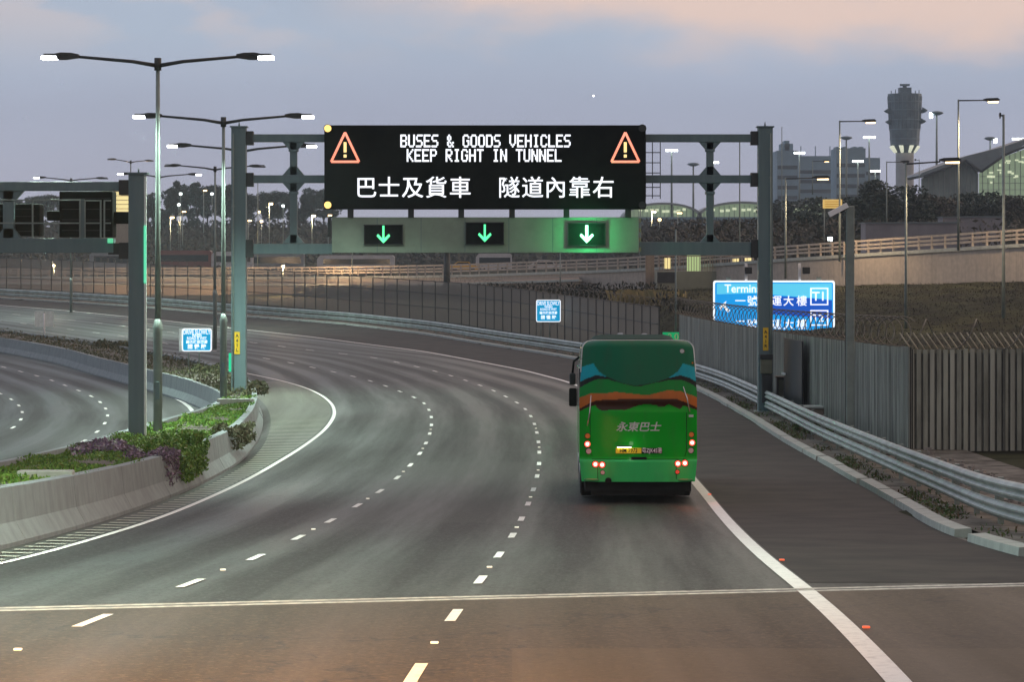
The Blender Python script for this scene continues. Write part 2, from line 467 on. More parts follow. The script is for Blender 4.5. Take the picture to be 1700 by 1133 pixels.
class MB:
    def __init__(self):
        self.v, self.f, self.m, self.s = [], [], [], []
        self.uv = None

    def add(self, verts, faces, mi=0, sm=False):
        b = len(self.v)
        self.v.extend([tuple(p) for p in verts])
        for f in faces:
            self.f.append(tuple(i + b for i in f))
            self.m.append(mi)
            self.s.append(sm)
        return self

    def box(self, c, s, mi=0, rot=None):
        hx, hy, hz = s[0] / 2, s[1] / 2, s[2] / 2
        vs = [Vector((x, y, z)) for x in (-hx, hx) for y in (-hy, hy) for z in (-hz, hz)]
        if rot is not None:
            vs = [rot @ p for p in vs]
        vs = [p + Vector(c) for p in vs]
        return self.add(vs, [(0, 1, 3, 2), (4, 6, 7, 5), (0, 4, 5, 1), (2, 3, 7, 6), (0, 2, 6, 4), (1, 5, 7, 3)], mi)

    def bbox(self, c, s, bev=0.02, mi=0):
        """box with a chamfer on every edge"""
        bm = bmesh.new()
        bmesh.ops.create_cube(bm, size=1)
        bmesh.ops.scale(bm, vec=s, verts=bm.verts)
        bmesh.ops.bevel(bm, geom=bm.edges[:], offset=min(bev, min(s) * 0.3), segments=2, affect='EDGES', profile=0.5)
        bmesh.ops.translate(bm, vec=c, verts=bm.verts)
        bm.verts.index_update()
        self.add([v.co[:] for v in bm.verts], [[v.index for v in f.verts] for f in bm.faces], mi)
        bm.free()
        return self

    def tube(self, pts, rad, n=8, mi=0, cap=True, sm=True):
        pts = [Vector(p) for p in pts]
        if not isinstance(rad, (list, tuple)):
            rad = [rad] * len(pts)
        rings = []
        for i, p in enumerate(pts):
            d = (pts[min(i + 1, len(pts) - 1)] - pts[max(i - 1, 0)]).normalized()
            up = Vector((0, 0, 1)) if abs(d.z) < 0.95 else Vector((0, 1, 0))
            a = d.cross(up).normalized()
            b = a.cross(d).normalized()
            rings.append([p + (a * math.cos(2 * PI * k / n) + b * math.sin(2 * PI * k / n)) * rad[i] for k in range(n)])
        vs = [q for r in rings for q in r]
        fs = []
        for i in range(len(pts) - 1):
            for k in range(n):
                k2 = (k + 1) % n
                fs.append((i * n + k, i * n + k2, (i + 1) * n + k2, (i + 1) * n + k))
        if cap:
            fs.append(tuple(range(n))[::-1])
            fs.append(tuple((len(pts) - 1) * n + k for k in range(n)))
        return self.add(vs, fs, mi, sm)

    def prism(self, poly, y0, y1, mi=0):
        """polygon in XZ extruded along Y"""
        n = len(poly)
        vs = [(x, y0, z) for x, z in poly] + [(x, y1, z) for x, z in poly]
        fs = [tuple(range(n)), tuple(range(n, 2 * n))[::-1]] + [(i, i + n, (i + 1) % n + n, (i + 1) % n) for i in range(n)]
        return self.add(vs, fs, mi)

    def disc(self, c, r, y0, y1, n=20, mi=0):
        return self.prism([(c[0] + r * math.cos(2 * PI * k / n), c[1] + r * math.sin(2 * PI * k / n)) for k in range(n)], y0, y1, mi)

    def sweep(self, path, prof, closed=True, mi=0, sm=False, ends=True):
        """profile of (offset to the right of the path, height) carried along the path"""
        path = [Vector(p) for p in path]
        n = len(prof)
        vs, fs = [], []
        for i, p in enumerate(path):
            d = path[min(i + 1, len(path) - 1)] - path[max(i - 1, 0)]
            d.z = 0
            d.normalize()
            r = Vector((d.y, -d.x, 0))
            vs += [p + r * o + Vector((0, 0, h)) for o, h in prof]
        for i in range(len(path) - 1):
            for k in range(n if closed else n - 1):
                k2 = (k + 1) % n
                fs.append((i * n + k, (i + 1) * n + k, (i + 1) * n + k2, i * n + k2))
        if closed and ends:
            fs.append(tuple(range(n)))
            fs.append(tuple((len(path) - 1) * n + k for k in range(n))[::-1])
        return self.add(vs, fs, mi, sm)

    def obj(self, name, mats, parent=None, offset=None):
        me = bpy.data.meshes.new(name)
        vs = self.v
        if offset is not None:
            vs = [(a - offset[0], b - offset[1], c - offset[2]) for a, b, c in vs]
        me.from_pydata(vs, [], self.f)
        for m in (mats if isinstance(mats, (list, tuple)) else [mats]):
            me.materials.append(m)
        me.polygons.foreach_set('material_index', self.m)
        me.polygons.foreach_set('use_smooth', self.s)
        if self.uv is not None:
            l = me.uv_layers.new(name='UVMap')
            idx = np.empty(len(me.loops), dtype=np.int32)
            me.loops.foreach_get('vertex_index', idx)
            l.data.foreach_set('uv', np.asarray(self.uv, dtype=np.float32)[idx].ravel())
        me.update()
        o = bpy.data.objects.new(name, me)
        COL.objects.link(o)
        if parent is not None:
            o.parent = parent
        return o


def tag(o, label, cat, group=None, kind=None):
    if label:
        o['label'] = label
    if cat:
        o['category'] = cat
    if group:
        o['group'] = group
    if kind:
        o['kind'] = kind
    return o


def thing(name, label, cat, loc=(0, 0, 0), rz=0.0, group=None):
    o = bpy.data.objects.new(name, None)
    o.empty_display_size = 0.3
    o.location = loc
    o.rotation_euler = (0, 0, rz)
    COL.objects.link(o)
    return tag(o, label, cat, group)


KIDS = {}


def copy_tree(o, loc, rz=None, label=None, parent=None):
    c = o.copy()
    COL.objects.link(c)
    if parent is not None:
        c.parent = parent
    else:
        c.location = loc
        if rz is not None:
            c.rotation_euler = (0, 0, rz)
        if label:
            c['label'] = label
    for ch in [q for q in bpy.data.objects if q.parent == o]:
        copy_tree(ch, None, parent=c)
    return c


def text_obj(name, body, size, m, parent=None, loc=(0, 0, 0), sx=1.0, bold=0.0, ext=0.004, shear=0.0, align='CENTER', rz=0.0):
    cu = bpy.data.curves.new(name, 'FONT')
    cu.body = body
    cu.size = size
    cu.align_x = align
    cu.align_y = 'CENTER'
    cu.extrude = ext
    cu.offset = bold
    cu.shear = shear
    cu.resolution_u = 3
    t = bpy.data.objects.new(name, cu)
    COL.objects.link(t)
    bpy.context.view_layer.update()
    dg = bpy.context.evaluated_depsgraph_get()
    me = bpy.data.meshes.new_from_object(t.evaluated_get(dg))
    bpy.data.objects.remove(t)
    me.transform(Matrix.Rotation(rz, 4, 'Z') @ Matrix.Rotation(R(90), 4, 'X') @ Matrix.Diagonal((sx, 1, 1, 1)))
    me.materials.clear()
    me.materials.append(m)
    me.name = name
    o = bpy.data.objects.new(name, me)
    o.location = loc
    COL.objects.link(o)
    if parent is not None:
        o.parent = parent
    return o


def text_mb(mb, body, size, centre, sx=1.0, bold=0.0, ext=0.003, mi=0, y=0.0):
    """adds lettering to a builder as real geometry (one mesh of several lines)"""
    o = text_obj('tmp', body, size, M['white'], sx=sx, bold=bold, ext=ext)
    me = o.data
    mb.add([(v.co.x + centre[0], v.co.y + y, v.co.z + centre[1]) for v in me.vertices], [tuple(p.vertices) for p in me.polygons], mi)
    bpy.data.objects.remove(o)
    bpy.data.meshes.remove(me)


def point_light(name, parent, loc, power, col, spot=True, radius=0.25, angle=150):
    l = bpy.data.lights.new(name, 'SPOT' if spot else 'POINT')
    l.energy = power
    l.color = col
    l.shadow_soft_size = radius
    if spot:
        l.spot_size = R(angle)
        l.spot_blend = 0.7
    o = bpy.data.objects.new(name, l)
    o.location = loc
    COL.objects.link(o)
    o.parent = parent
    return o


# ------------------------------------------------------------------ the lie of the land
_D = np.array([0, 12, 23.6, 30, 37.6, 50, 62.5, 75, 93, 110, 131, 166, 200, 238, 258, 285, 312, 360, 420, 600.0])
_Z = np.array([-3.2, -3.22, -3.35, -3.67, -4.04, -4.66, -5.18, -5.5, -5.77, -5.93, -6.08, -6.15, -5.85, -5.2, -4.75, -4.05, -3.4, -2.6, -2.1, -1.9])
_dd = np.arange(-60, 700, 0.5)
_zz = np.interp(_dd, _D, _Z)
_k = np.exp(-0.5 * (np.arange(-40, 41) / 14.0) ** 2)
_k /= _k.sum()
_zz = np.convolve(np.pad(_zz, 40, mode='edge'), _k, mode='valid')


def zr(D):
    return CZ + float(np.interp(D, _dd, _zz))


_prow = np.array([HY + (CZ - zr(d)) * F / d for d in np.arange(8, 420, 0.25)])
_pd = np.arange(8, 420, 0.25)


def unproj(px, py):
    d = float(np.interp(-py, -_prow, _pd))
    return ((px - CX) * d / F, d)


def P(px, py, D):
    return ((px - CX) * D / F, D, CZ + (HY - py) * D / F)


def xline(pts, ext=None):
    """a line drawn on the road: lateral position as a smooth function of distance"""
    q = sorted([unproj(*p) for p in pts] if ext is None else ([unproj(*p) for p in pts] + ext), key=lambda a: a[1])
    d = np.array([a[1] for a in q])
    x = np.array([a[0] for a in q])
    dg = np.arange(d[0], d[-1] + 0.01, 0.5)
    xg = np.interp(dg, d, x)
    k = np.exp(-0.5 * (np.arange(-20, 21) / 7.0) ** 2)
    k /= k.sum()
    e0, e1 = xg[1] - xg[0], xg[-1] - xg[-2]
    pad = np.concatenate([xg[0] + e0 * np.arange(-20, 0), xg, xg[-1] + e1 * np.arange(1, 21)])
    xs = np.convolve(pad, k, mode='valid')
    s0, s1 = (xs[3] - xs[0]) / 1.5, (xs[-1] - xs[-4]) / 1.5

    def f(D):
        if D < dg[0]:
            return xs[0] + (D - dg[0]) * s0
        if D > dg[-1]:
            return xs[-1] + (D - dg[-1]) * s1
        return float(np.interp(D, dg, xs))
    return f


kerbX = xline([(1700, 928), (1600, 900), (1560, 885), (1480, 835), (1400, 790), (1340, 757), (1300, 735), (1250, 702), (1200, 672), (1165, 652),
               (1120, 634), (1050, 614), (960, 598), (870, 583), (700, 555), (560, 538), (410, 527), (250, 512), (100, 502), (0, 496), (-200, 486)], [(7.6, 40), (7.5, 10)])
edgeR = xline([(1490, 1133), (1345, 985), (1295, 950), (1240, 900), (1175, 825), (1122, 760), (1066, 705), (1022, 674), (980, 650), (945, 635), (870, 615), (790, 600),
               (700, 583), (520, 560), (410, 548), (250, 530), (100, 515), (0, 507), (-200, 494)])
dash2 = xline([(728, 1061), (757, 1018), (798, 965), (825, 928), (848, 896), (864, 867), (875, 842), (884, 819), (891, 797), (895, 776), (896, 752), (893, 725), (888, 705),
               (880, 688), (866, 673), (842, 660), (815, 647), (785, 636), (735, 620), (700, 611), (655, 601), (610, 592), (512, 582), (458, 574), (161, 536), (25, 522), (-150, 508)])
dash1 = xline([(160, 1030), (305, 975), (403, 938), (478, 903), (537, 872), (582, 847), (617, 826), (648, 805), (675, 780), (692, 762), (705, 742), (713, 725), (718, 700),
               (714, 684), (705, 668), (680, 657), (650, 645), (625, 636), (590, 626), (545, 616), (502, 607), (458, 598), (194, 557), (135, 550), (13, 534), (-150, 520)])
edgeL = xline([(0, 942), (100, 912), (250, 867), (350, 826), (420, 793), (450, 775), (500, 745), (540, 715), (557, 690), (553, 672), (535, 657), (510, 645), (470, 633),
               (440, 627), (408, 620), (350, 607), (300, 598), (200, 580), (0, 553), (-150, 540)], [(-8.6, 30), (-9.6, 12)])
medR = xline([(0, 915), (100, 888), (250, 840), (330, 808), (400, 770), (428, 737), (438, 706), (436, 686), (425, 669), (408, 655), (380, 642), (330, 626), (250, 608),
              (100, 583), (0, 568), (-150, 552)], [(-8.4, 30), (-8.8, 10)])
medL = xline([(0, 585), (100, 605), (215, 640), (300, 665), (345, 685), (365, 702), (-150, 564)], [(-10.35, 98), (-10.75, 88), (-10.9, 76), (-11.0, 62), (-11.3, 40), (-11.5, 10)])
opE = xline([(0, 563), (100, 590), (200, 622), (280, 655), (315, 675), (326, 695), (324, 711), (-150, 545)], [(-11.9, 90), (-12.1, 76), (-12.2, 60), (-12.5, 20)])
opA = xline([(7, 610), (44, 620), (81, 630), (109, 641), (136, 651), (158, 661), (171, 672), (179, 683), (180, 695), (171, 710), (155, 724), (131, 739), (96, 753), (52, 769), (-100, 585)], [(-12.9, 62), (-13.0, 40)])
opB = xline([(14, 660), (29, 670), (38, 682), (38, 692), (33, 704), (16, 717), (-20, 645)], [(-16.6, 75), (-16.6, 50)])


def path3(fx, d0, d1, step=1.0, off=0.0, dz=0.0):
    """points along a plan line, moved sideways by off"""
    n = max(2, int((d1 - d0) / step) + 1)
    out = []
    for d in np.linspace(d0, d1, n):
        s = (fx(d + 0.5) - fx(d - 0.5))
        nx, ny = 1 / math.hypot(1, s), -s / math.hypot(1, s)
        x, y = fx(d) + nx * off, d + ny * off
        out.append(Vector((x, y, zr(y) + dz)))
    return out


def resample(path, step):
    path = [Vector(p) for p in path]
    L = [0.0]
    for a, b in zip(path, path[1:]):
        L.append(L[-1] + (b - a).length)
    n = max(1, int(round(L[-1] / step)))
    out = []
    for s in np.linspace(0, L[-1], n + 1):
        i = min(len(path) - 2, max(0, int(np.searchsorted(L, s)) - 1))
        t = (s - L[i]) / max(1e-6, L[i + 1] - L[i])
        out.append(path[i].lerp(path[i + 1], min(1, max(0, t))))
    return out


# fence and ramp in plan
fence_far = [(-150, 416), (-105, 372), (-75, 342), (-52, 319), (-36, 294), (-20, 270), (-11.5, 252), (-4, 236), (1.2, 216), (5.5, 192), (8.4, 172)]
fence_near = [(9.2, 165), (9.8, 148), (10.4, 130), (11.0, 108), (11.35, 95), (11.56, 87.5)]
fence_side = [(11.62, 87.6), (14.0, 88.2), (22.0, 90.0), (34.0, 93.0)]
_fp = sorted([(x, d) for x, d in fence_far + fence_near] + [(14.0, 91), (22, 93), (80, 99), (2000, 99), (-1500, 1700)])
ramp_pts = [(-900, 1150), (-110, 425), (-63, 370), (-37, 340), (-19, 312), (-5.8, 290), (10.8, 262), (21.6, 240), (35.7, 210), (52, 184), (120, 120)]
ramp_top = [(-900, -2.3), (-110, -2.3), (-63, -2.2), (-37, -2.05), (-19, -1.87), (-5.8, -1.6), (10.8, -0.9), (21.6, 0.0), (35.7, 1.05), (52, 2.1), (120, 5)]
ramp_foot = [(-900, -4.6), (-63, -4.4), (-37, -4.08), (-19, -3.55), (-5.8, -3.2), (10.8, -2.7), (21.6, -2.25), (35.7, -1.6), (52, -1.1), (120, -1.1)]


def ip(x, tab):
    return float(np.interp(x, [t[0] for t in tab], [t[1] for t in tab]))


def height(X, D):
    df, dr = ip(X, _fp), ip(X, ramp_pts)
    if D <= df:
        k = kerbX(D)
        if X > k + 0.15:
            return zr(D) + 0.06
        return zr(D) - 0.12
    if D < dr + 3.5:
        t = min(1.0, (D - df) / max(1.0, dr - df))
        t = t * t * (3 - 2 * t)
        return (zr(df) + 0.06) * (1 - t) + (CZ + ip(X, ramp_foot)) * t
    z = CZ - 1.9 if X < 20 else CZ - 1.5
    if D > 625:
        z += 9.5 * min(1, (D - 625) / 95.0)
    return z


def build_ground():
    xs = np.concatenate([np.array([-740, -560, -400, -280, -200, -160, -130]), np.arange(-110, -44, 3.0), np.arange(-44, 44, 1.0), np.arange(44, 100, 4.0), np.array([120, 150, 200, 280, 400, 560, 740])])
    ds = np.concatenate([np.array([-60, -20]), np.arange(0, 340, 1.5), np.arange(340, 460, 5.0), np.array([480, 520, 560, 600, 625, 640, 660, 680, 700, 720, 760, 850, 1000, 1200, 1500])])
    vs = [(x, d, height(x, d) + (0.10 * math.sin(x * 1.7 + d * 0.9) * math.cos(d * 0.6) if d > ip(x, _fp) + 1 else 0)) for d in ds for x in xs]
    n = len(xs)
    fs = [(j * n + i, j * n + i + 1, (j + 1) * n + i + 1, (j + 1) * n + i) for j in range(len(ds) - 1) for i in range(n - 1)]
    mb = MB().add(vs, fs, 0, True)
    o = mb.obj('ground', M['ground'])
    o['kind'] = 'structure'


build_ground()


def ribbon(fl, fr, d0, d1, n=14, dz=0.0, step=1.5, uref=None):
    mb = MB()
    ds = np.arange(d0, d1 + 0.01, step)
    vs, uv = [], []
    s = 0.0
    for d in ds:
        a, b = fl(d), fr(d)
        for i in range(n + 1):
            x = a + (b - a) * i / n
            vs.append((x, d, zr(d) + dz))
            uv.append(((x - (uref(d) if uref else 0)), d))
    m = n + 1
    fs = [(j * m + i, j * m + i + 1, (j + 1) * m + i + 1, (j + 1) * m + i) for j in range(len(ds) - 1) for i in range(n)]
    mb.add(vs, fs, 0, True)
    mb.uv = uv
    return mb


def jointD(x):
    return 32.6 + (x + 5.3) * (36.9 - 32.6) / 11.6


road = ribbon(lambda d: medR(d) - 0.15, lambda d: kerbX(d) + 0.1, 30.5, 360, 18, 0.0, 1.5, dash2).obj('road', M['road'])
road['kind'] = 'structure'
app = MB()
_v, _uv = [], []
for j in range(24):
    for i in range(30):
        x = -14 + 26 * i / 29
        y0 = jointD(x) - 0.19
        y = -20 + (y0 + 20) * j / 23
        _v.append((x, y, zr(y) + 0.006))
        _uv.append((x - 0.0, y))
app.add(_v, [(j * 30 + i, j * 30 + i + 1, (j + 1) * 30 + i + 1, (j + 1) * 30 + i) for j in range(23) for i in range(29)], 0, True)
app.uv = _uv
apo = app.obj('approach_road', M['road2'])
apo['kind'] = 'structure'
oroad = ribbon(lambda d: medL(d) - 15.0 - 0.02 * max(0, 100 - d), lambda d: medL(d) + 0.15, 20, 360, 10, 0.0, 1.5, opA).obj('opposite_road', M['road'])
oroad['kind'] = 'structure'
sh = ribbon(lambda d: edgeR(d) + 0.15, kerbX, 37.5, 330, 4, 0.004, 1.5).obj('hard_shoulder', M['shoulder'])
sh['kind'] = 'structure'
vg = MB()
_pl = []
for d in np.arange(6, 330, 1.0):
    _pl.append((kerbX(d) + 0.35, d))
_v, _f = [], []
for i, (x, d) in enumerate(_pl):
    w = 4.4 if d < 150 else 3.2
    for k in range(5):
        xx = x + w * k / 4
        _v.append((xx, d, zr(d) + 0.10 + (0.035 * math.sin(xx * 3.1 + d * 2.3) + 0.03 * math.sin(d * 5.1 + xx)) * (1 if 0 < k < 4 else 0)))
for i in range(len(_pl) - 1):
    for k in range(4):
        _f.append((i * 5 + k, i * 5 + k + 1, (i + 1) * 5 + k + 1, (i + 1) * 5 + k))
vgo = vg.add(_v, _f, 0, True).obj('verge', M['soil'])
vgo['kind'] = 'structure'

# expansion joint: metal nosing strip set across the road
mb = MB()
for k, (o0, o1, mi) in enumerate(((-0.19, -0.05, 0), (-0.05, 0.05, 1), (0.05, 0.19, 0))):
    q = []
    for i in range(41):
        x = -14 + 21.6 * i / 40
        y = jointD(x)
        q += [(x, y + o0, zr(y) + 0.016 - (0.006 if mi else 0)), (x, y + o1, zr(y) + 0.016 - (0.006 if mi else 0))]
    mb.add(q, [(2 * i, 2 * i + 2, 2 * i + 3, 2 * i + 1) for i in range(40)], mi)
M['nosing'] = mat('joint_nosing', (0.48, 0.47, 0.42), 0.5, 0.1, 0.35, 8)
mb.obj('expansion_joint', [M['nosing'], M['dark']], road)


def strip(fx, d0, d1, w, dz, step=0.7):
    p = path3(fx, d0, d1, step)
    a = path3(fx, d0, d1, step, -w / 2, dz)
    b = path3(fx, d0, d1, step, w / 2, dz)
    vs = []
    for u, v in zip(a, b):
        vs += [u, v]
    return vs, [(2 * i, 2 * i + 1, 2 * i + 3, 2 * i + 2) for i in range(len(a) - 1)]


mb = MB()
mb.add(*strip(edgeR, 12, 330, 0.22, 0.012))
mb.obj('edge_line', M['white'], road)
mb = MB()
mb.add(*strip(edgeL, 20, 330, 0.125, 0.012))
mb.obj('edge_line', M['white'], road)
mb = MB()
mb.add(*strip(opE, 40, 330, 0.18, 0.012))
mb.obj('edge_line', M['white'], oroad)


def dashes(fx, start, end, period, ln, w):
    mb = MB()
    pts = resample(path3(fx, start, end, 0.5), 0.5)
    s, acc, out = 0.0, 0.0, []
    d = start
    while d < end:
        sl = math.hypot(1, fx(d + .5) - fx(d - .5))
        mb.add(*strip(fx, d, d + ln / sl, w, 0.012, 0.5))
        d += period / sl
    return mb


dashes(dash2, 18.3, 320, 6.3, 1.7, 0.112).obj('lane_line', M['white'], road)
dashes(dash1, 17.6, 320, 6.3, 1.7, 0.112).obj('lane_line', M['white'], road)
dashes(opA, 63, 320, 6.3, 1.7, 0.112).obj('lane_line', M['white'], oroad)
dashes(opB, 66, 320, 6.3, 1.7, 0.112).obj('lane_line', M['white'], oroad)
# reflecting studs between the dashes, their glint given as emission
for fx, d0 in ((dash2, 21.9), (dash1, 21.2)):
    d = d0 + (6.3 if fx is dash2 else 6.3)
    k = 0
    while d < 110:
        p = Vector((fx(d), d, zr(d)))
        MB().bbox((p.x, p.y, p.z + 0.022), (0.075, 0.05, 0.018), 0.006).obj('road_stud', M['studwhite'], road)
        sl = math.hypot(1, fx(d + .5) - fx(d - .5))
        d += 12.6 / sl
for px, py in ((1298, 933), (1438, 1046), (1178, 823)):
    x, d = unproj(px, py)
    MB().bbox((x, d, zr(d) + 0.024), (0.075, 0.06, 0.02), 0.008).obj('road_stud', M['studred'], road)
# worn bars across the hatched gore
mb = MB()
d = 38.0
while d < 150:
    a, b = medR(d) + 0.22, edgeL(d) - 0.14
    if b - a > 0.25:
        z0, z1 = zr(d) + 0.012, zr(d + 0.28) + 0.012
        skew = 0.22 * (b - a)
        mb.add([(a, d + skew, z0), (b, d, z0), (b, d + 0.30, z1), (a, d + 0.30 + skew, z1)], [(0, 1, 2, 3)])
    d += 0.95
mb.obj('hatched_bars', M['worn'], road)

# ------------------------------------------------------------------ kerb, median walls, planter


def kerb():
    mb = MB()
    i = 0
    d = 12.0
    r = random.Random(3)
    while d < 330:
        ln = r.choice([3.2, 4.0, 4.6]) if d < 90 else 3.6
        gap = r.choice([0.05, 0.05, 0.12, 0.3]) if d < 110 else 0.04
        if abs(d - 48.5) < 2.2:
            d += 1.6
        sl = math.hypot(1, kerbX(d + .5) - kerbX(d - .5))
        p = path3(kerbX, d, d + ln / sl, 0.6)
        j = r.uniform(-0.03, 0.03)
        mb.sweep(p, [(0 + j, -0.1), (0.02 + j, 0.13), (0.30 + j, 0.145), (0.32 + j, -0.1)])
        d += (ln + gap) / sl
    o = mb.obj('kerb', M['kerbstone'])
    o['kind'] = 'structure'


kerb()


def barrier(name, fx, d0, d1, side, label):
    """concrete parapet with a sloped toe; side is +1 when traffic passes on its right"""
    t = thing(name, label, 'barrier', (fx(d0), d0, zr(d0)))
    mb = MB()
    prof = [(0.0, -0.15), (0.0, 0.07), (-0.16, 0.36), (-0.22, 0.92), (-0.42, 0.92), (-0.44, -0.15)]
    prof = [(o * side, h) for o, h in prof]
    if side < 0:
        prof = prof[::-1]
    d = d0
    r = random.Random(int(d0 * 10) + side)
    while d < d1:
        sl = math.hypot(1, fx(d + .5) - fx(d - .5))
        ln = 6.0
        e = min(d1, d + ln / sl)
        mb.sweep(path3(fx, d, e - 0.03, 0.5), [(o, h + (r.uniform(-.012, .012) if h > .8 else 0)) for o, h in prof])
        d = e
    mb.obj('wall', M['concrete'], t, t.location)
    cp = MB().sweep(path3(fx, d0, d1, 0.8), [(-0.20 * side, 0.925), (-0.205 * side, 0.99), (-0.435 * side, 0.99), (-0.44 * side, 0.925)])
    return t


barrier('concrete_barrier', medR, 30, 110, 1, 'grey concrete barrier with sloped toe edging the hatched gore, nearest the camera')
barrier('concrete_barrier', medR, 111, 330, 1, 'concrete barrier beyond the gantry column curving away along the main road')
barrier('concrete_barrier', medL, 30, 330, -1, 'long pale concrete barrier along the opposite carriageway behind the planter')


def planter_soil():
    mb = MB()
    vs = []
    ds = np.arange(30, 330, 1.5)
    for d in ds:
        a, b = medL(d) + 0.43, medR(d) - 0.43
        for k in range(5):
            vs.append((a + (b - a) * k / 4, d, zr(d) + 0.72 + (0.12 if 0 < k < 4 else 0)))
    mb.add(vs, [(j * 5 + i, j * 5 + i + 1, (j + 1) * 5 + i + 1, (j + 1) * 5 + i) for j in range(len(ds) - 1) for i in range(4)], 0, True)
    o = mb.obj('planting_bed', M['soil'])
    o['kind'] = 'structure'


planter_soil()
# cross walls that close the planter compartments
for px, d, lab in ((0, 104.0, 'pale cross wall closing the planter in front of the street lamp foot'), (0, 54.5, 'short pale slab across the planter top at the left edge of the view')):
    a, b = medL(d) + 0.3, medR(d) - 0.3
    if d < 60:
        a = b - 1.0
    t = thing('planter_wall', lab, 'wall', ((a + b) / 2, d, zr(d)), 0, 'cross walls of the planter')
    MB().bbox((0, 0, 0.64 if d < 60 else 0.68), (b - a, 0.35, 0.72), 0.02).obj('wall', M['kerbstone'], t)


def leaves(mb, n, pos, size, flat=0.4, mi=0):
    """n small two-triangle leaves; pos() gives a point, size a range"""
    vs, fs = [], []
    for i in range(n):
        c = pos()
        if c is None:
            continue
        s = random.uniform(*size)
        a = Vector((random.gauss(0, 1), random.gauss(0, 1), random.gauss(0, flat))).normalized()
        b = a.cross(Vector((random.gauss(0, 1), random.gauss(0, 1), random.gauss(0, 1)))).normalized()
        c = Vector(c)
        k = len(vs)
        vs += [c - a * s, c + b * s * 0.45, c + a * s, c - b * s * 0.45]
        fs.append((k, k + 1, k + 2, k + 3))
    return mb.add(vs, fs, mi)


def bed_pos(d0, d1, h, dens=None, lo=0.75):
    def f():
        d = random.uniform(d0, d1)
        a, b = medL(d) + 0.3, medR(d) - 0.25
        x = random.uniform(a, b)
        hump = 0.6 + 0.4 * math.sin(d * 0.9 + x) * math.sin(x * 2.1 + 1.3)
        return (x, d, zr(d) + lo + random.random() ** 1.5 * h * max(0.25, hump))
    return f


o = leaves(MB(), 52000, bed_pos(44, 80, 0.22), (0.02, 0.06), 2.0).obj('ground_cover', M['leafgreen'])
tag(o, None, None, None, 'stuff')
leaves(MB(), 20000, bed_pos(80, 112, 0.22), (0.03, 0.08), 1.6).obj('ground_cover', M['leafgreen'])['kind'] = 'stuff'
leaves(MB(), 26000, bed_pos(112, 330, 0.35), (0.05, 0.12), 1.4).obj('ground_cover', M['leafolive'])['kind'] = 'stuff'


def clump(name, label, c, rad, n, m, size, group=None, hang=None):
    t = thing(name, label, 'shrub', c, 0, group)
    blobs = [(Vector((random.uniform(-.8, .8) * rad[0], random.uniform(-.8, .8) * rad[1], random.uniform(.1, .7) * rad[2])), random.uniform(.3, .6)) for _ in range(9)]

    def pos():
        b, q = random.choice(blobs)
        v = Vector((random.gauss(0, 1), random.gauss(0, 1), random.gauss(0, 1))).normalized() * q * random.uniform(.6, 1.0)
        return (b.x + v.x * rad[0] * .7, b.y + v.y * rad[1] * .7, max(-0.05, b.z + v.z * rad[2]))
    mb = leaves(MB(), n, pos, size, 0.9)
    if hang:
        leaves(mb, hang[0], lambda: (rad[0] * .75 + hang[1] * 0 + random.uniform(-.12, .16), random.uniform(-1, 1) * rad[1] * .8, -random.random() ** 1.4 * hang[2] + .2), size, 1.2)
    mb.obj('foliage', m, t)
    st = MB()
    for k in range(6):
        a = random.uniform(0, 2 * PI)
        st.tube([(0, 0, -.1), (math.cos(a) * rad[0] * .4, math.sin(a) * rad[1] * .4, rad[2] * .6)], [0.03, 0.012], 5)
    st.obj('stem', M['trunk'], t)
    return t


def bed(px, D, lift=0.75):
    x = (px - CX) * D / F
    return (x, D, zr(D) + lift)


clump('trailing_shrub', 'purple leaved shrub spilling over the concrete barrier near the left edge', bed(240, 67.5), (0.72, 1.5, 0.32), 2800, M['leafpurple'], (0.025, 0.07), 'shrubs on the planter', (800, 0, 0.7))
clump('trailing_shrub', 'lower purple tinged shrub spreading left across the grass bed', bed(175, 71), (0.9, 2.4, 0.26), 2400, M['leafpurple'], (0.04, 0.09), 'shrubs on the planter')
clump('trailing_shrub', 'fresh green shrub drooping over the barrier beside the street lamp foot', bed(290, 71), (0.55, 3.2, 0.46), 4200, M['leafgreen'], (0.03, 0.08), 'shrubs on the planter', (1900, 0, 0.7))
clump('trailing_shrub', 'pale greyish creeper hanging on the barrier below the far grass bed', bed(382, 84), (0.5, 3.0, 0.25), 1200, M['leafolive'], (0.04, 0.10), 'shrubs on the planter', (500, 0, 0.5))
for px, d, lab in ((405, 118, 'olive bush behind the left gantry column'), (345, 140, 'olive bush at the foot of the blue sign'), (190, 178, 'dark low bush beyond the left sign gantry column')):
    clump('low_bush', lab, bed(px, d), (0.9, 2.5, 0.5), 900, M['leafolive'], (0.06, 0.16), 'bushes far along the median')

# ------------------------------------------------------------------ guardrail on the right


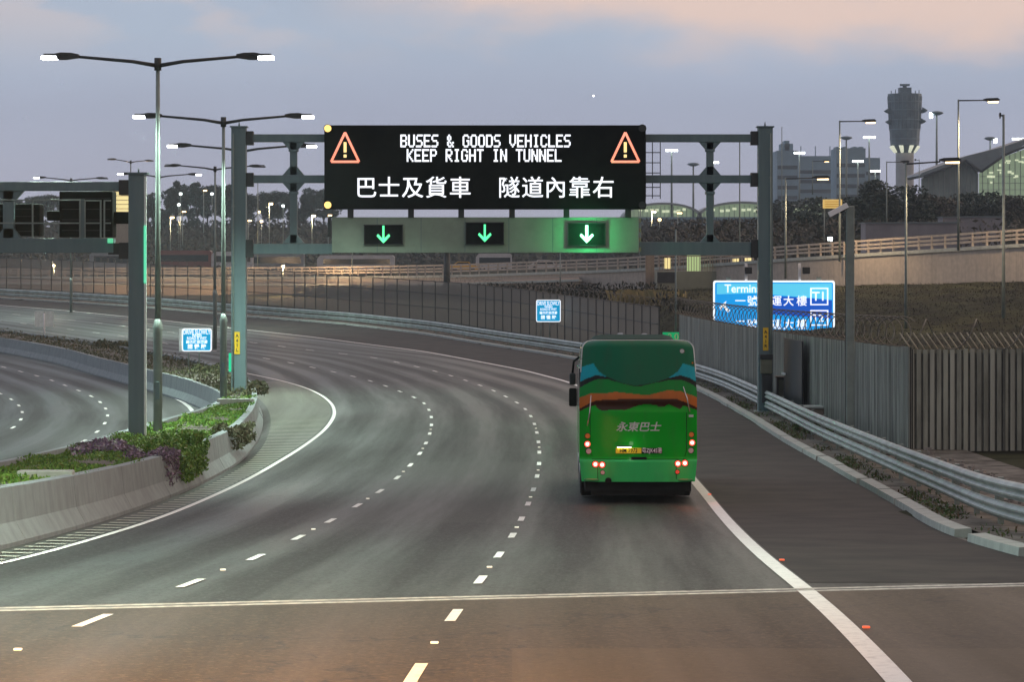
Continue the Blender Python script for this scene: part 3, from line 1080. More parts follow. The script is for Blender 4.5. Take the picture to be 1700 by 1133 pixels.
def guardrail():
    gx = lambda d: kerbX(d) + 1.05
    t = thing('guardrail', 'galvanised double beam guardrail following the outside of the bend', 'guardrail', (gx(14), 14, zr(14)))
    pth = path3(gx, 12, 345, 1.3)
    w = [(0.0, 0.0), (-0.035, 0.02), (-0.085, 0.07), (-0.085, 0.10), (-0.03, 0.145), (-0.03, 0.165), (-0.085, 0.21), (-0.085, 0.24), (-0.035, 0.29), (0.0, 0.31)]
    w2 = [(o + 0.012, h) for o, h in w[::-1]]
    for z in (0.60, 0.22):
        MB().sweep(pth, [(o, h + z) for o, h in w + w2], True, 0, False).obj('rail', M['rail'], t, t.location)
    ps = resample(path3(gx, 13, 340, 1.0, 0.10), 4.0)

    def post(mb, p):
        mb.box((p.x, p.y, p.z + 0.42), (0.09, 0.14, 1.0))
        mb.box((p.x - 0.05, p.y, p.z + 0.66), (0.10, 0.10, 0.26))
    for p in ps[:70]:
        mb = MB()
        post(mb, p)
        mb.obj('post', M['pole'], t, t.location)
    mb = MB()
    for p in ps[70:]:
        post(mb, p)
    if mb.v:
        mb.obj('far_posts', M['pole'], t, t.location)['kind'] = 'stuff'


guardrail()

# ------------------------------------------------------------------ security fence


def fence(label, plan, h, lift, panel, postev, name='security_fence', wire=True, rails=(0.1, 1.6, 3.1), corrugate=False, spikes=False, cap=100, lean=1):
    pts = resample([Vector((x, d, 0)) for x, d in plan], 1.0)
    pts = [Vector((p.x, p.y, zr(p.y) + lift)) for p in pts]
    t = thing(name, label, 'fence', pts[0], 0, 'fences along the road edge')
    base = t.location
    if corrugate:
        # a run of flat pales in front of a dark backing sheet
        fine = resample(pts, 0.21)
        mb, bk = MB(), []
        for i, p in enumerate(fine):
            d = (fine[min(i + 1, len(fine) - 1)] - fine[max(0, i - 1)])
            d.z = 0
            d.normalize()
            a = math.atan2(d.y, d.x)
            o = Vector((d.y, -d.x, 0))
            jt = random.uniform(-.012, .012)
            q = p + o * .03
            mb.box((q.x, q.y, q.z + (h - .05) / 2 + jt), (0.135, 0.024, h + .05), i % 3, Matrix.Rotation(a + random.uniform(-.05, .05), 3, 'Z'))
            bk += [p - o * .012, p - o * .012 + Vector((0, 0, h - .12))]
        mb.obj('pales', panel, t, base)
        MB().add(bk, [(2 * i, 2 * i + 2, 2 * i + 3, 2 * i + 1) for i in range(len(fine) - 1)]).obj('backing', M['backing'], t, base)
    else:
        mb = MB()
        vs = []
        for p in pts:
            vs += [p, p + Vector((0, 0, h))]
        mb.add(vs, [(2 * i, 2 * i + 2, 2 * i + 3, 2 * i + 1) for i in range(len(pts) - 1)])
        mb.obj('panel', panel, t, base)
    for r in rails:
        MB().tube([p + Vector((0, 0, r)) for p in pts], 0.03, 5).obj('rail', M['fencepost'], t, base)
    ps = resample(pts, postev)
    rest = MB()
    for i, p in enumerate(reversed(ps)):
        mb = MB() if i < 90 else rest
        mb.box((p.x, p.y, p.z + h / 2 - 0.1), (0.085, 0.085, h + 0.2))
        if i < 90:
            mb.obj('post', M['fencepost'], t, base)
    if rest.v:
        rest.obj('far_posts', M['fencepost'], t, base)['kind'] = 'stuff'
    if spikes:
        mb = MB()
        for p in resample(pts, 0.21):
            mb.tube([p + Vector((0, 0, h - 0.05)), p + Vector((-0.10 * lean, 0.02, h + 0.12)), p + Vector((-0.34 * lean, 0.05, h + 0.48))], [0.026, 0.024, 0.018], 4)
        mb.obj('spikes', M['spike'], t, base)
    if wire:
        fine = resample(pts, 0.09)
        cr = 0.44 if corrugate else 0.26
        q = []
        for i, p in enumerate(fine):
            a = i * 0.36
            d = (fine[min(i + 1, len(fine) - 1)] - fine[max(0, i - 1)]).normalized()
            s = Vector((d.y, -d.x, 0))
            q.append(p + s * (cr * math.cos(a) + 0.18) + Vector((0, 0, h + cr + cr * math.sin(a))))
        MB().tube(q, 0.020 if corrugate else 0.014, 3, cap=False).obj('razor_wire', M['wire'], t, base)
    return t


fence('tall wire mesh fence with dark posts in front of the brown retaining wall', fence_far, 3.3, 0.05, M['meshdense'], 2.6, rails=(0.08, 1.2, 2.3, 3.28), wire=True)
fence('grey close paled metal fence with razor wire beside the right gantry column', fence_near, 3.12, 0.0, [M['sheet'], M['sheetb'], M['sheetc']], 3.0, wire=True, rails=(), corrugate=True)
fence('grey paled fence topped with leaning spikes at the right edge', fence_side, 3.05, 0.0, [M['sheet'], M['sheetb'], M['sheetc']], 3.0, wire=True, rails=(), corrugate=True, spikes=True)
# gate leaf in the paled fence
g = thing('fence_gate', 'dark flush gate leaf in the paled fence left of the camera mast', 'gate', (10.55, 113.0, zr(113)), 0)
_gd = Vector((11.0 - 10.4, 108 - 130.0, 0)).normalized()
_gr = Matrix.Rotation(math.atan2(_gd.y, _gd.x), 3, 'Z')
MB().box((0, 0, 1.5), (5.6, 0.05, 2.85), 0, _gr).obj('leaf', M['dark'], g)
for s in (-2.4, -1.9):
    q = _gr @ Vector((s, -0.06, 1.55))
    MB().bbox((q.x - 0.05, q.y, q.z), (0.10, 0.10, 0.09), 0.02).obj('handle', M['signwhite'], g)

# verge stones, weeds
for k, (px, py, s) in enumerate(((1372, 705, 0.55), (1440, 752, 0.5), (1452, 735, 0.4), (1335, 690, 0.35), (1470, 760, 0.45), (1425, 725, 0.3), (1318, 668, 0.3), (1395, 715, 0.35))):
    x, d = unproj(px, py)
    bm = bmesh.new()
    bmesh.ops.create_icosphere(bm, subdivisions=2, radius=s * 0.6)
    for v in bm.verts:
        v.co *= 1 + random.uniform(-.22, .22)
        v.co.z *= 0.5
    me = bpy.data.meshes.new('boulder')
    bm.to_mesh(me)
    bm.free()
    me.materials.append(M['rubble'])
    ob = bpy.data.objects.new('boulder', me)
    ob.location = (x, d, zr(d) + 0.12)
    COL.objects.link(ob)
    tag(ob, ['low grey stone behind the guardrail, nearest the concrete plinth', 'big rough stone at the foot of the camera mast, right side', 'smaller stone beside the fence, right of the camera mast', 'stone lying left of the concrete plinth', 'rightmost stone against the paled fence', 'stone just right of the camera mast base', 'stone next to the brown cabinet foot', 'flat stone between plinth and camera mast'][k], 'stone', 'stones on the verge')


def verge_pos():
    d = random.uniform(45, 135) if random.random() < .8 else random.uniform(135, 200)
    x = kerbX(d) + 0.38 + abs(random.gauss(0, .25))
    if math.sin(d * .8) + math.sin(d * .31 + 2) + random.gauss(0, .5) < .3:
        return None
    return (x, d, zr(d) + .1 + random.random() ** 2 * .16)


leaves(MB(), 9000, verge_pos, (0.025, 0.06), 1.6).obj('roadside_weeds', M['weed'])['kind'] = 'stuff'
x, d = unproj(1378, 722)
clump('verge_bush', 'low green weeds in front of the concrete plinth behind the guardrail', (x - .35, d, zr(d) + .1), (0.8, 2.6, 0.35), 1500, M['weed'], (0.05, 0.12))


def litter_pos():
    d = random.uniform(50, 150)
    x = kerbX(d) + 1.4 + random.random() * 2.2
    return (x, d, zr(d) + .14 + random.random() * .06)


mb = MB()
for i in range(700):
    c = litter_pos()
    s = random.uniform(.04, .13)
    mb.box(c, (s, s * random.uniform(.6, 1.6), s * .7), 0, Matrix.Rotation(random.uniform(0, 3), 3, 'Z'))
mb.obj('rubble', M['rubble'])['kind'] = 'stuff'
x, d = unproj(1362, 706)
t = thing('concrete_plinth', 'low pale concrete plinth behind the guardrail left of the camera mast', 'plinth', (x, d, zr(d) + .05))
MB().bbox((0, 0, 0.30), (1.7, 1.0, 0.5), 0.03).obj('base', M['lowwall'], t)
MB().bbox((0, 0, 0.59), (1.85, 1.15, 0.08), 0.02).obj('cap', M['kerbstone'], t)

# ------------------------------------------------------------------ gantry with message sign
GD = 116.0
GS = F / GD


def gp(px, py, dd=0.0):
    return Vector(((px - CX) / GS, GD + dd, CZ + (HY - py) / GS))


def gantry():
    base = gp(397, 690)
    t = thing('sign_gantry', 'grey steel portal gantry spanning the main road, carrying the lit message sign', 'gantry', base)
    L = t.location

    def bx(mb, x0, y0, x1, y1, dy, off=0.0, bev=0.015):
        a, b = gp(x0, y0), gp(x1, y1)
        mb.bbox(((a.x + b.x) / 2 - L.x, off, (a.z + b.z) / 2 - L.z), (abs(b.x - a.x), dy, abs(b.z - a.z)), bev)
        return mb
    for x0, x1, yb in ((385, 409, 702), (1258, 1282, 690)):
        c = bx(MB(), x0, 212, x1, yb, 0.6).obj('column', M['steel'], t)
        m = MB()
        a = gp((x0 + x1) / 2, 212)
        m.box((a.x - L.x, 0, a.z - L.z + .03), (0.66, 0.7, 0.05))
        m.tube([(a.x - L.x, 0, a.z - L.z), (a.x - L.x, 0, a.z - L.z + .22)], [0.05, 0.015], 6)
        m.obj('column_cap', M['steel'], t)
        b = gp((x0 + x1) / 2, yb)
        MB().bbox((b.x - L.x, 0, b.z - L.z + .12), (0.85, 0.85, 0.12), 0.02).obj('base_plate', M['pole'], t)
    # horizontal beams
    for y0, y1 in ((223, 236), (291, 304)):
        bx(MB(), 409, y0, 1258, y1, 0.32).obj('beam', M['steel'], t)
    bx(MB(), 409, 405, 556, 422, 0.34).obj('beam', M['steel'], t)
    bx(MB(), 1062, 402, 1258, 424, 0.34).obj('beam', M['steel'], t)
    # end flanges
    for x0, x1 in ((409, 421), (1246, 1258)):
        for y0, y1 in ((218, 241), (287, 310), (398, 428)):
            bx(MB(), x0, y0, x1, y1, 0.48).obj('flange', M['dark'], t)
    # uprights with gussets
    for xc in (487.5, 1178.5):
        m = MB()
        bx(m, xc - 6, 236, xc + 6, 291, 0.26)
        bx(m, xc - 6, 304, xc + 6, 404, 0.26)
        bx(m, xc - 8, 248, xc + 8, 252, 0.34)
        bx(m, xc - 8, 318, xc + 8, 323, 0.34)
        m.obj('upright', M['steel'], t)
        m = MB()
        for yt, sg in ((236, 1), (291, -1), (304, 1), (404, -1)):
            q = [(xc - 18, yt), (xc + 18, yt), (xc + 6, yt + sg * 14), (xc - 6, yt + sg * 14)]
            if sg < 0:
                q = q[::-1]
            m.prism([(gp(a, b).x - L.x, gp(a, b).z - L.z) for a, b in q], -0.13, 0.13)
        m.obj('gusset', M['steel'], t)
    # ladder-like maintenance frame on the right of the sign
    m = MB()
    for xx in (1071.5, 1083, 1096):
        bx(m, xx, 236, xx + 1.4, 330, 0.05, 0.25, 0.004)
    for yy in (252, 269, 286, 310, 324):
        bx(m, 1071, yy, 1097, yy + 1.5, 0.05, 0.32, 0.004)
    m.obj('ladder_frame', M['dark'], t)
    # cable runs, clamp bands and splice bolts
    for xc in (388.5, 1278):
        a, b = gp(xc, 222), gp(xc, 660)
        m = MB()
        m.tube([(a.x - L.x, -.34, a.z - L.z), (b.x - L.x, -.34, b.z - L.z)], .028, 6)
        for k in range(9):
            m.box((a.x - L.x, -.32, a.z - L.z - .6 - k * 1.1), (.12, .05, .04))
        m.obj('cable_run', M['pole'], t)
    for y0 in (229.5, 297.5):
        for x0 in (452, 530, 1085, 1135, 1215):
            m = MB()
            c = gp(x0, y0)
            m.box((c.x - L.x, -.168, c.z - L.z), (.34, .012, .26))
            for u in (-.12, 0, .12):
                for v in (-.08, .08):
                    m.tube([(c.x - L.x + u, -.17, c.z - L.z + v), (c.x - L.x + u, -.19, c.z - L.z + v)], .018, 6)
            m.obj('splice_plate', M['steel'], t)
    # yellow number plates fixed on both columns
    for xc, y0, y1 in ((395, 551, 588), (1270, 544, 582)):
        bx(MB(), xc - 4.5, y0, xc + 4.5, y1, 0.02, -0.325, 0.004).obj('number_plate', M['yellow'], t)
        a = gp(xc, (y0 + y1) / 2)
        tt = MB()
        for k, ch in enumerate('A4' + ('1L' if xc < 800 else '1R')):
            text_mb(tt, ch, 0.17, (0, 0.27 - 0.18 * k), 1.0, 0.003)
        o = tt.obj('plate_lettering', M['dark'], t)
        o.location = (a.x - L.x, -0.342, a.z - L.z)
    # junction boxes on the right column and dark housing below
    bx(MB(), 1260, 588, 1281, 596, 0.30, -0.45).obj('box_lid', M['dark'], t)
    bx(MB(), 1261, 596, 1280, 620, 0.26, -0.44).obj('junction_box', M['cabinetlight'], t)
    bx(MB(), 1263, 622, 1279, 668, 0.30, -0.46).obj('switch_box', M['dark'], t)
    # small exit sign on the left column
    return t


gantry()
t = thing('exit_sign', 'small green running man sign fixed edge on behind the left gantry column', 'sign', gp(381, 603, 0.6))
MB().bbox((0, 0, 0), (0.17, 0.03, 0.72), 0.01).obj('panel', em('lit_green_sign', (0.01, 0.62, 0.30), 0.8, (0.02, 0.4, 0.2)), t)
mm = MB()
mm.box((0.04, -0.02, 0.16), (0.06, 0.006, 0.2))
mm.box((0.04, -0.02, -0.22), (0.06, 0.006, 0.14))
mm.obj('symbol', M['signwhite'], t)

# pixel letters of the display
FONT = {
    'A': '01110 10001 10001 11111 10001 10001 10001', 'B': '11110 10001 10001 11110 10001 10001 11110', 'C': '01110 10001 10000 10000 10000 10001 01110',
    'D': '11110 10001 10001 10001 10001 10001 11110', 'E': '11111 10000 10000 11110 10000 10000 11111', 'G': '01110 10001 10000 10011 10001 10001 01110',
    'H': '10001 10001 10001 11111 10001 10001 10001', 'I': '01110 00100 00100 00100 00100 00100 01110', 'K': '10001 10010 10100 11000 10100 10010 10001',
    'L': '10000 10000 10000 10000 10000 10000 11111', 'N': '10001 11001 11001 10101 10011 10011 10001', 'O': '01110 10001 10001 10001 10001 10001 01110',
    'P': '11110 10001 10001 11110 10000 10000 10000', 'R': '11110 10001 10001 11110 10100 10010 10001', 'S': '01111 10000 10000 01110 00001 00001 11110',
    'T': '11111 00100 00100 00100 00100 00100 00100', 'U': '10001 10001 10001 10001 10001 10001 01110', 'V': '10001 10001 10001 10001 10001 01010 00100',
    '&': '01000 10100 10100 01000 10101 10010 01101'}


def message_sign():
    a, b = gp(540, 209), gp(1071, 348)
    c = Vector(((a.x + b.x) / 2, GD - 0.55, b.z))
    t = thing('message_sign', 'wide black electronic message sign telling buses to keep right in tunnel', 'sign', c)
    w, h = b.x - a.x, a.z - b.z
    MB().bbox((0, 0.25, h / 2), (w, 0.7, h), 0.03).obj('housing', M['black'], t)
    MB().bbox((0, -0.105, h / 2), (w - 0.12, 0.02, h - 0.12), 0.004).obj('screen', M['screen'], t)

    def loc(px, py):
        return ((px - 805.5) / GS, (348 - py) / GS)
    for txt, x0, x1, y0, y1 in (('BUSES & GOODS VEHICLES', 666, 946.5, 224.5, 245.5), ('KEEP RIGHT IN TUNNEL', 676.5, 931.5, 248.5, 269.5)):
        m = MB()
        pitch = (x1 - x0 + 2.2) / len(txt)
        for i, ch in enumerate(txt):
            if ch == ' ':
                continue
            cw = (pitch - 2.3) / 5
            chh = (y1 - y0) / 7
            for r, row in enumerate(FONT[ch].split()):
                k = 0
                while k < 5:
                    if row[k] == '1':
                        k1 = k
                        while k1 + 1 < 5 and row[k1 + 1] == '1':
                            k1 += 1
                        p, q = loc(x0 + i * pitch + k * cw - .32, y0 + r * chh - .1), loc(x0 + i * pitch + (k1 + 1) * cw + .36, y0 + (r + 1) * chh + .05)
                        m.box(((p[0] + q[0]) / 2, -0.121, (p[1] + q[1]) / 2), (q[0] - p[0], 0.010, p[1] - q[1]))
                        k = k1 + 1
                    else:
                        k += 1
        m.obj('lettering', M['ledwhite'], t)
    m = MB()
    for ch, xc in zip('巴士及貨車隧道內靠右', (609, 647, 686, 725, 764.5, 845, 884, 922, 961.5, 1001)):
        p = loc(xc, 314.5)
        text_mb(m, ch, 0.865, (p[0], p[1]), 1.0, 0.006, 0.006, 0, -0.12)
    m.obj('lettering', M['ledwhite'], t)
    for xc in (574.5, 1037):
        m = MB()
        tri = [(xc, 221), (xc + 23, 269.5), (xc - 23, 269.5)]
        for i in range(3):
            (xa, ya), (xb, yb) = tri[i], tri[(i + 1) % 3]
            p, q = loc(xa, ya), loc(xb, yb)
            m.tube([(p[0], -0.122, p[1]), (q[0], -0.122, q[1])], 0.052, 6)
        m.obj('warning_triangle', M['ledred'], t)
        m = MB()
        p, q = loc(xc - 2.4, 237), loc(xc + 2.4, 254)
        m.box(((p[0] + q[0]) / 2, -0.121, (p[1] + q[1]) / 2), (q[0] - p[0], .01, p[1] - q[1]))
        p, q = loc(xc - 2.4, 257.5), loc(xc + 2.4, 262.5)
        m.box(((p[0] + q[0]) / 2, -0.121, (p[1] + q[1]) / 2), (q[0] - p[0], .01, p[1] - q[1]))
        m.obj('exclamation_mark', M['ledyellow'], t)
    for px, py, on in ((546, 214.5, 1), (546, 341, 1), (1065, 214.5, 0), (1065, 341, 0)):
        p = loc(px, py)
        f = MB().disc((p[0], p[1]), 0.135, -0.19, -0.10, 18).obj('flasher', M['amber'] if on else M['dark'], t)
        MB().disc((p[0], p[1]), 0.16, -0.15, -0.098, 18).obj('hood', M['black'], f)
    # hangers between the sign and the signal box below
    for px in (583, 683, 766, 850, 940, 1042):
        p = loc(px, 354.5)
        MB().box((p[0], 0.15, p[1]), (0.22, 0.3, 0.34)).obj('hanger', M['dark'], t)


message_sign()


def signal_box():
    a, b = gp(552, 361), gp(1060, 420)
    c = Vector(((a.x + b.x) / 2, GD - 0.2, b.z))
    t = thing('signal_box', 'long pale green box beam under the message sign holding the lane arrows', 'signal box', c)
    w, h = b.x - a.x, a.z - b.z
    MB().bbox((0, 0, h / 2), (w, 0.5, h), 0.02).obj('body', M['panel'], t)
    m = MB()
    for k in range(-3, 4):
        m.box((k * w / 7 + 0.9, -0.254, h / 2), (0.02, 0.006, h - 0.05))
    m.obj('panel_seams', M['steel'], t)
    MB().box((-w / 2 - 0.1, 0, h * 0.72), (0.12, 0.4, h * 0.55)).obj('end_bracket', M['dark'], t)
    z = M['amber']
    m = MB()
    for k in range(4):
        m.box((w / 2 + 0.06, -0.05, h * (0.1 + 0.27 * k)), (0.05, 0.08, 0.16))
    m.obj('marker_strip', mat('marker_yellow', (0.5, 0.42, 0.08), 0.5), t)


signal_box()
for (x0, y0, x1, y1, hot, lab) in ((606, 374, 669, 406, 0, 'lane signal with thin green arrow over the leftmost lane'), (774, 370, 836, 406, 0, 'lane signal with thin green arrow in the middle of the box beam'),
                                   (943, 371, 1004, 408, 1, 'lane signal with brightest glowing green arrow, nearest the right column')):
    a, b = gp(x0, y0), gp(x1, y1)
    t = thing('lane_signal', lab, 'lane signal', ((a.x + b.x) / 2, GD - 0.49, (a.z + b.z) / 2), 0, 'lane signals on the box beam')
    w, h = b.x - a.x, a.z - b.z
    MB().bbox((0, 0, 0), (w, 0.07, h), 0.012).obj('face', M['black'], t)
    m = MB()
    for px, pz, sx, sz in ((0, h / 2, w + .06, .03), (0, -h / 2, w + .06, .03), (-w / 2, 0, .03, h), (w / 2, 0, .03, h)):
        m.box((px, -0.03, pz), (sx, 0.12, sz))
    m.obj('rim', M['dark'], t)
    m = MB()
    wd = 0.075 if not hot else 0.10
    m.box((0, -0.045, 0.07), (wd, 0.02, 0.56))
    for s in (-1, 1):
        q = [(0, -0.33), (0, -0.18), (s * 0.21, 0.03), (s * 0.26, -0.05)]
        m.prism(q if s > 0 else q[::-1], -0.055, -0.035)
    m.obj('arrow', M['ledgreenhot'] if hot else M['ledgreen'], t)
    if hot:
        point_light('arrow_light', t, (0, -0.6, 0), 95, (0.05, 1.0, 0.30), False, 0.2)

# ------------------------------------------------------------------ second gantry, seen from behind
LD = 80.5
LS = F / LD


def lp(px, py, dd=0.0):
    return Vector(((px - CX) / LS, LD + dd, CZ + (HY - py) / LS))


def gantry_back():
    base = lp(230, 738)
    t = thing('sign_gantry', 'grey steel gantry over the opposite road, seen from behind at the left edge', 'gantry', base)
    L = t.location

    def bx(mb, x0, y0, x1, y1, dy, off=0.0, bev=0.012):
        a, b = lp(x0, y0), lp(x1, y1)
        mb.bbox(((a.x + b.x) / 2 - L.x, off, (a.z + b.z) / 2 - L.z), (abs(b.x - a.x), dy, abs(b.z - a.z)), bev)
        return mb
    for x0, x1 in ((215, 241), (-690, -664)):
        bx(MB(), x0, 290, x1, 738 if x0 > 0 else 780, 0.5).obj('column', M['steel'], t)
    m = MB()
    a = lp(230, 290)
    m.box((a.x - L.x, 0, a.z - L.z + .03), (0.52, 0.6, 0.05))
    m.tube([(a.x - L.x, 0, a.z - L.z), (a.x - L.x, 0, a.z - L.z + .17)], [0.04, 0.015], 6)
    m.obj('column_cap', M['steel'], t)
    bx(MB(), -664, 302, 215, 317, 0.34).obj('beam', M['steel'], t)
    bx(MB(), -664, 396, 190, 420, 0.42).obj('beam', M['steel'], t)
    for y0, y1 in ((299, 324), (403, 430)):
        bx(MB(), 199, y0, 215, y1, 0.5).obj('flange', M['dark'], t)
    bx(MB(), 181, 404, 199, 423, 0.40).obj('flange', M['dark'], t)
    m = MB()
    bx(m, 6, 317, 24, 396, 0.24)
    q = [(-8, 317), (40, 317), (24, 335), (6, 335)]
    m.prism([(lp(u, v).x - L.x, lp(u, v).z - L.z) for u, v in q], -0.12, 0.12)
    q = [(6, 380), (24, 380), (36, 396), (-6, 396)]
    m.prism([(lp(u, v).x - L.x, lp(u, v).z - L.z) for u, v in q], -0.12, 0.12)
    m.obj('upright', M['steel'], t)
    # walkway handrail
    m = MB()
    for yy in (332, 370):
        bx(m, -100, yy, 140, yy + 2.2, 0.05, -0.72, 0.004)
    for xx in (-60, 60, 138):
        bx(m, xx, 332, xx + 2.4, 396, 0.05, -0.72, 0.004)
    m.obj('handrail', M['pole'], t)
    m = MB()
    for yy in (333, 370):
        bx(m, 146, yy, 174, yy + 2.2, 0.05, -0.72, 0.004)
        bx(m, 178, yy, 190, yy + 2.2, 0.05, -0.72, 0.004)
    for xx in (146, 172, 178):
        bx(m, xx, 333, xx + 2.4, 395, 0.05, -0.72, 0.004)
    m.obj('handrail', M['pole'], t)
    bx(MB(), 140, 332, 146, 396, 0.2, -0.6).obj('rail_post', M['steel'], t)
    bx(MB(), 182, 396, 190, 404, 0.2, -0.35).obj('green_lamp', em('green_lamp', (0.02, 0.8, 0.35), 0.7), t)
    # strips painting the column's lit right edge, its green reflection as emission
    bx(MB(), 241, 294, 244.5, 400, 0.10, -0.2, 0.004).obj('lit_edge', M['signback'], t)
    bx(MB(), 241, 375, 245, 470, 0.08, -0.27, 0.004).obj('green_sheen_strip', em('green_sheen', (0.01, 0.85, 0.42), 0.8), t)
    bx(MB(), 241, 470, 244.5, 735, 0.10, -0.2, 0.004).obj('lit_edge', M['signback'], t)
    return t


gantry_back()


def sign_back(x0, y0, x1, y1, label, wings):
    a, b = lp(x0, y0), lp(x1, y1)
    t = thing('message_sign', label, 'sign', ((a.x + b.x) / 2, LD + 0.75, b.z))
    w, h = b.x - a.x, a.z - b.z
    MB().bbox((0, 0, h / 2), (w, 0.8, h), 0.03).obj('housing', M['black'], t)
    for (u0, v0, u1, v1) in wings:
        p, q = lp(u0, v0), lp(u1, v1)
        MB().bbox(((p.x + q.x) / 2 - t.location.x, 0.1, (p.z + q.z) / 2 - t.location.z), (q.x - p.x, 0.5, p.z - q.z), 0.02).obj('side_panel', M['black'], t)
    m = MB()
    for k in range(4):
        m.box((0, -0.405, h * (0.15 + 0.23 * k)), (w * .9, 0.01, 0.02))
    m.obj('ribs', M['dark'], t)


sign_back(95, 317, 184, 394, 'black message sign back beside the left column with two side flaps', ((72, 350, 96, 366), (184, 351, 210, 371)))
sign_back(-90, 338, 62, 392, 'grey green sign back cut by the left edge of the view', ())

# ------------------------------------------------------------------ street lamps of the median


def twin_lamp(label, loc, rz, lit, H=10.35):
    t = thing('street_lamp', label, 'street lamp', loc, rz, 'double arm street lamps')
    MB().tube([(0, 0, -.6), (0, 0, 2.85), (0, 0, 2.95), (0, 0, 3.2)], [0.125, 0.125, 0.145, 0.09], 12).obj('base_shaft', M['pole'], t)
    MB().tube([(0, 0, 3.0), (0, 0, 6.5), (0, 0, H)], [0.085, 0.07, 0.055], 10).obj('pole', M['pole'], t)
    MB().tube([(0, 0, H - .25), (0, 0, H + .1)], [0.10, 0.10], 10).obj('head_collar', M['dark'], t)
    MB().bbox((0, -0.13, 1.2), (0.12, 0.02, 0.5), 0.005).obj('access_door', M['steel'], t)
    for s, on in ((-1, lit[0]), (1, lit[1])):
        MB().tube([(0, 0, H - .12), (s * 0.7, 0, H + .0), (s * 2.3, 0, H + .14)], [0.06, 0.05, 0.04], 8).obj('arm', M['dark'], t)
        lum = MB()
        q = [(2.2, -.05), (2.55, -.10), (2.75, -.10), (2.95, -.03), (2.95, .05), (2.7, .10), (2.4, .09), (2.2, .05)]
        q = [(s * a, b + H + .15) for a, b in (q if s > 0 else q[::-1])]
        lum.prism(q, -0.13, 0.13)
        lo = lum.obj('luminaire', M['dark'], t)
        MB().bbox((s * 2.82, 0, H + .19), (0.70, 0.30, 0.05), 0.015).obj('cover', M['dark'], lo)
        lens = MB().bbox((s * 3.02, 0, H + .10), (0.44, 0.28, 0.10), 0.02).obj('lens', M['lamp'] if on else M['lensoff'], lo)
        if on:
            point_light('lamp_light', lens, (s * 2.95, 0, H - .1), LAMP_W, (0.74, 1.0, 0.84), True, 0.22, 136)
    return t


LAMP_W = 4600
ROT = {}
lamps = [(262, 84, 102, 0.0, (1, 1), 'tallest double arm street lamp with both heads lit, nearest the camera'),
         (371, 108, 199, 0.02, (1, 1), 'second double arm street lamp, left of the main gantry column'),
         (402, 131, 247, 0.05, (1, 1), 'double arm street lamp hidden behind the left gantry column, both heads lit'),
         (357, 192, 279, 0.25, (0, 0), 'unlit double arm street lamp standing between two lit poles'),
         (265, 231, 292, 0.3, (1, 1), 'lit double arm street lamp whose pole hides behind the nearest pole'),
         (118, 262, 298, 0.35, (1, 0), 'street lamp above the left gantry beam, only its left head lit'),
         (217, 300, 268, 0.95, (0, 0), 'tiny far double arm street lamp above the left gantry column top')]
for px, d, top, rz, lit, lab in lamps:
    x = (px - CX) * d / F
    z = zr(d) + (0.75 if d < 200 else -.2)
    twin_lamp(lab, (x, d, z), rz, lit, CZ + (HY - top) * d / F - z)
# the row goes on behind the photographer
LAMP_W = 5600
twin_lamp('double arm street lamp of the same row, just outside the left of the frame', (-9.3, 41, zr(41) + .75), 0, (1, 1))
LAMP_W = 500
twin_lamp('double arm street lamp of the same row, on the far side beside the camera', (-9.9, 6, zr(6) + .75), 0, (1, 1))

# ------------------------------------------------------------------ single arm sodium lamps on the right


def arm_lamp(label, px, ptop, pbase, D, arm_px, on=True, power=900, droop=0.0, name='street_lamp', group='single arm sodium street lamps', thick=0.075, glow=True):
    b = P(px, pbase, D)
    H = (pbase - ptop) * D / F
    al = arm_px * D / F
    t = thing(name, label, 'street lamp', b, 0, group)
    MB().tube([(0, 0, -.5), (0, 0, H * .3), (0, 0, H)], [thick * 1.25, thick, thick * .75], 8).obj('pole', M['pole'], t)
    s = 1 if al > 0 else -1
    MB().tube([(0, 0, H - .08), (al * .62, 0, H - .06 + droop * .6)], [0.055, 0.045], 6).obj('arm', M['dark'], t)
    a0, a1 = al * .60, al
    ln = a1 - a0
    q = [(a0, -.06), (a0 + ln * .3, -.12), (a1 - ln * .1, -.10), (a1, 0.0), (a1 - ln * .15, .13), (a0 + ln * .2, .10), (a0, .04)]
    q = [(u, v + H - .02 + droop) for u, v in q]
    m = MB().prism(q if s > 0 else q[::-1], -0.16, 0.16)
    lum = m.obj('luminaire', M['dark'], t)
    lens = MB().bbox(((a0 + a1) / 2 + ln * .1, 0, H - .16 + droop), (abs(ln) * .62, 0.26, 0.14), 0.04).obj('lens', M['sodium'] if on else M['lensoff'], lum)
    if on and power:
        point_light('lamp_light', lens, ((a0 + a1) / 2 + ln * .1, 0, H - .4 + droop), power, (1.0, 0.70, 0.42), True, 0.2, 165)
    return t


arm_lamp('tall sodium lamp on the ramp with arm pointing right, below the control tower', 1591, 165, 404, 207, 69, True, 4500)
arm_lamp('tall sodium lamp on the ramp, left of the control tower', 1394, 200, 424, 231, 61, True, 4500)
arm_lamp('sodium lamp with yellow lit pole standing on the grass slope', 1504, 270, 532, 168, 92, True, 1600, 0.18)
arm_lamp('shorter sodium lamp with yellow lit pole beside the right gantry column', 1304, 295, 452, 226, 74, True, 2400, 0.05)
arm_lamp('thin dark lamp behind the trees with arm pointing right', 1349, 267, 318, 480, 28, True, 0, name='street_lamp')
arm_lamp('dark lamp standing left of the glass hall roof edge, arm behind the sodium lamp', 1472, 268, 380, 330, 38, False, 0, name='street_lamp')
arm_lamp('bare straight pole with a short hook on top at the right edge', 1666, 190, 525, 172, -7, False, 0, thick=0.09, name='lamp_pole', group=None)
arm_lamp('slim pole with tiny hook left of the glass hall', 1526, 265, 330, 500, -8, False, 0, name='lamp_pole', group=None)
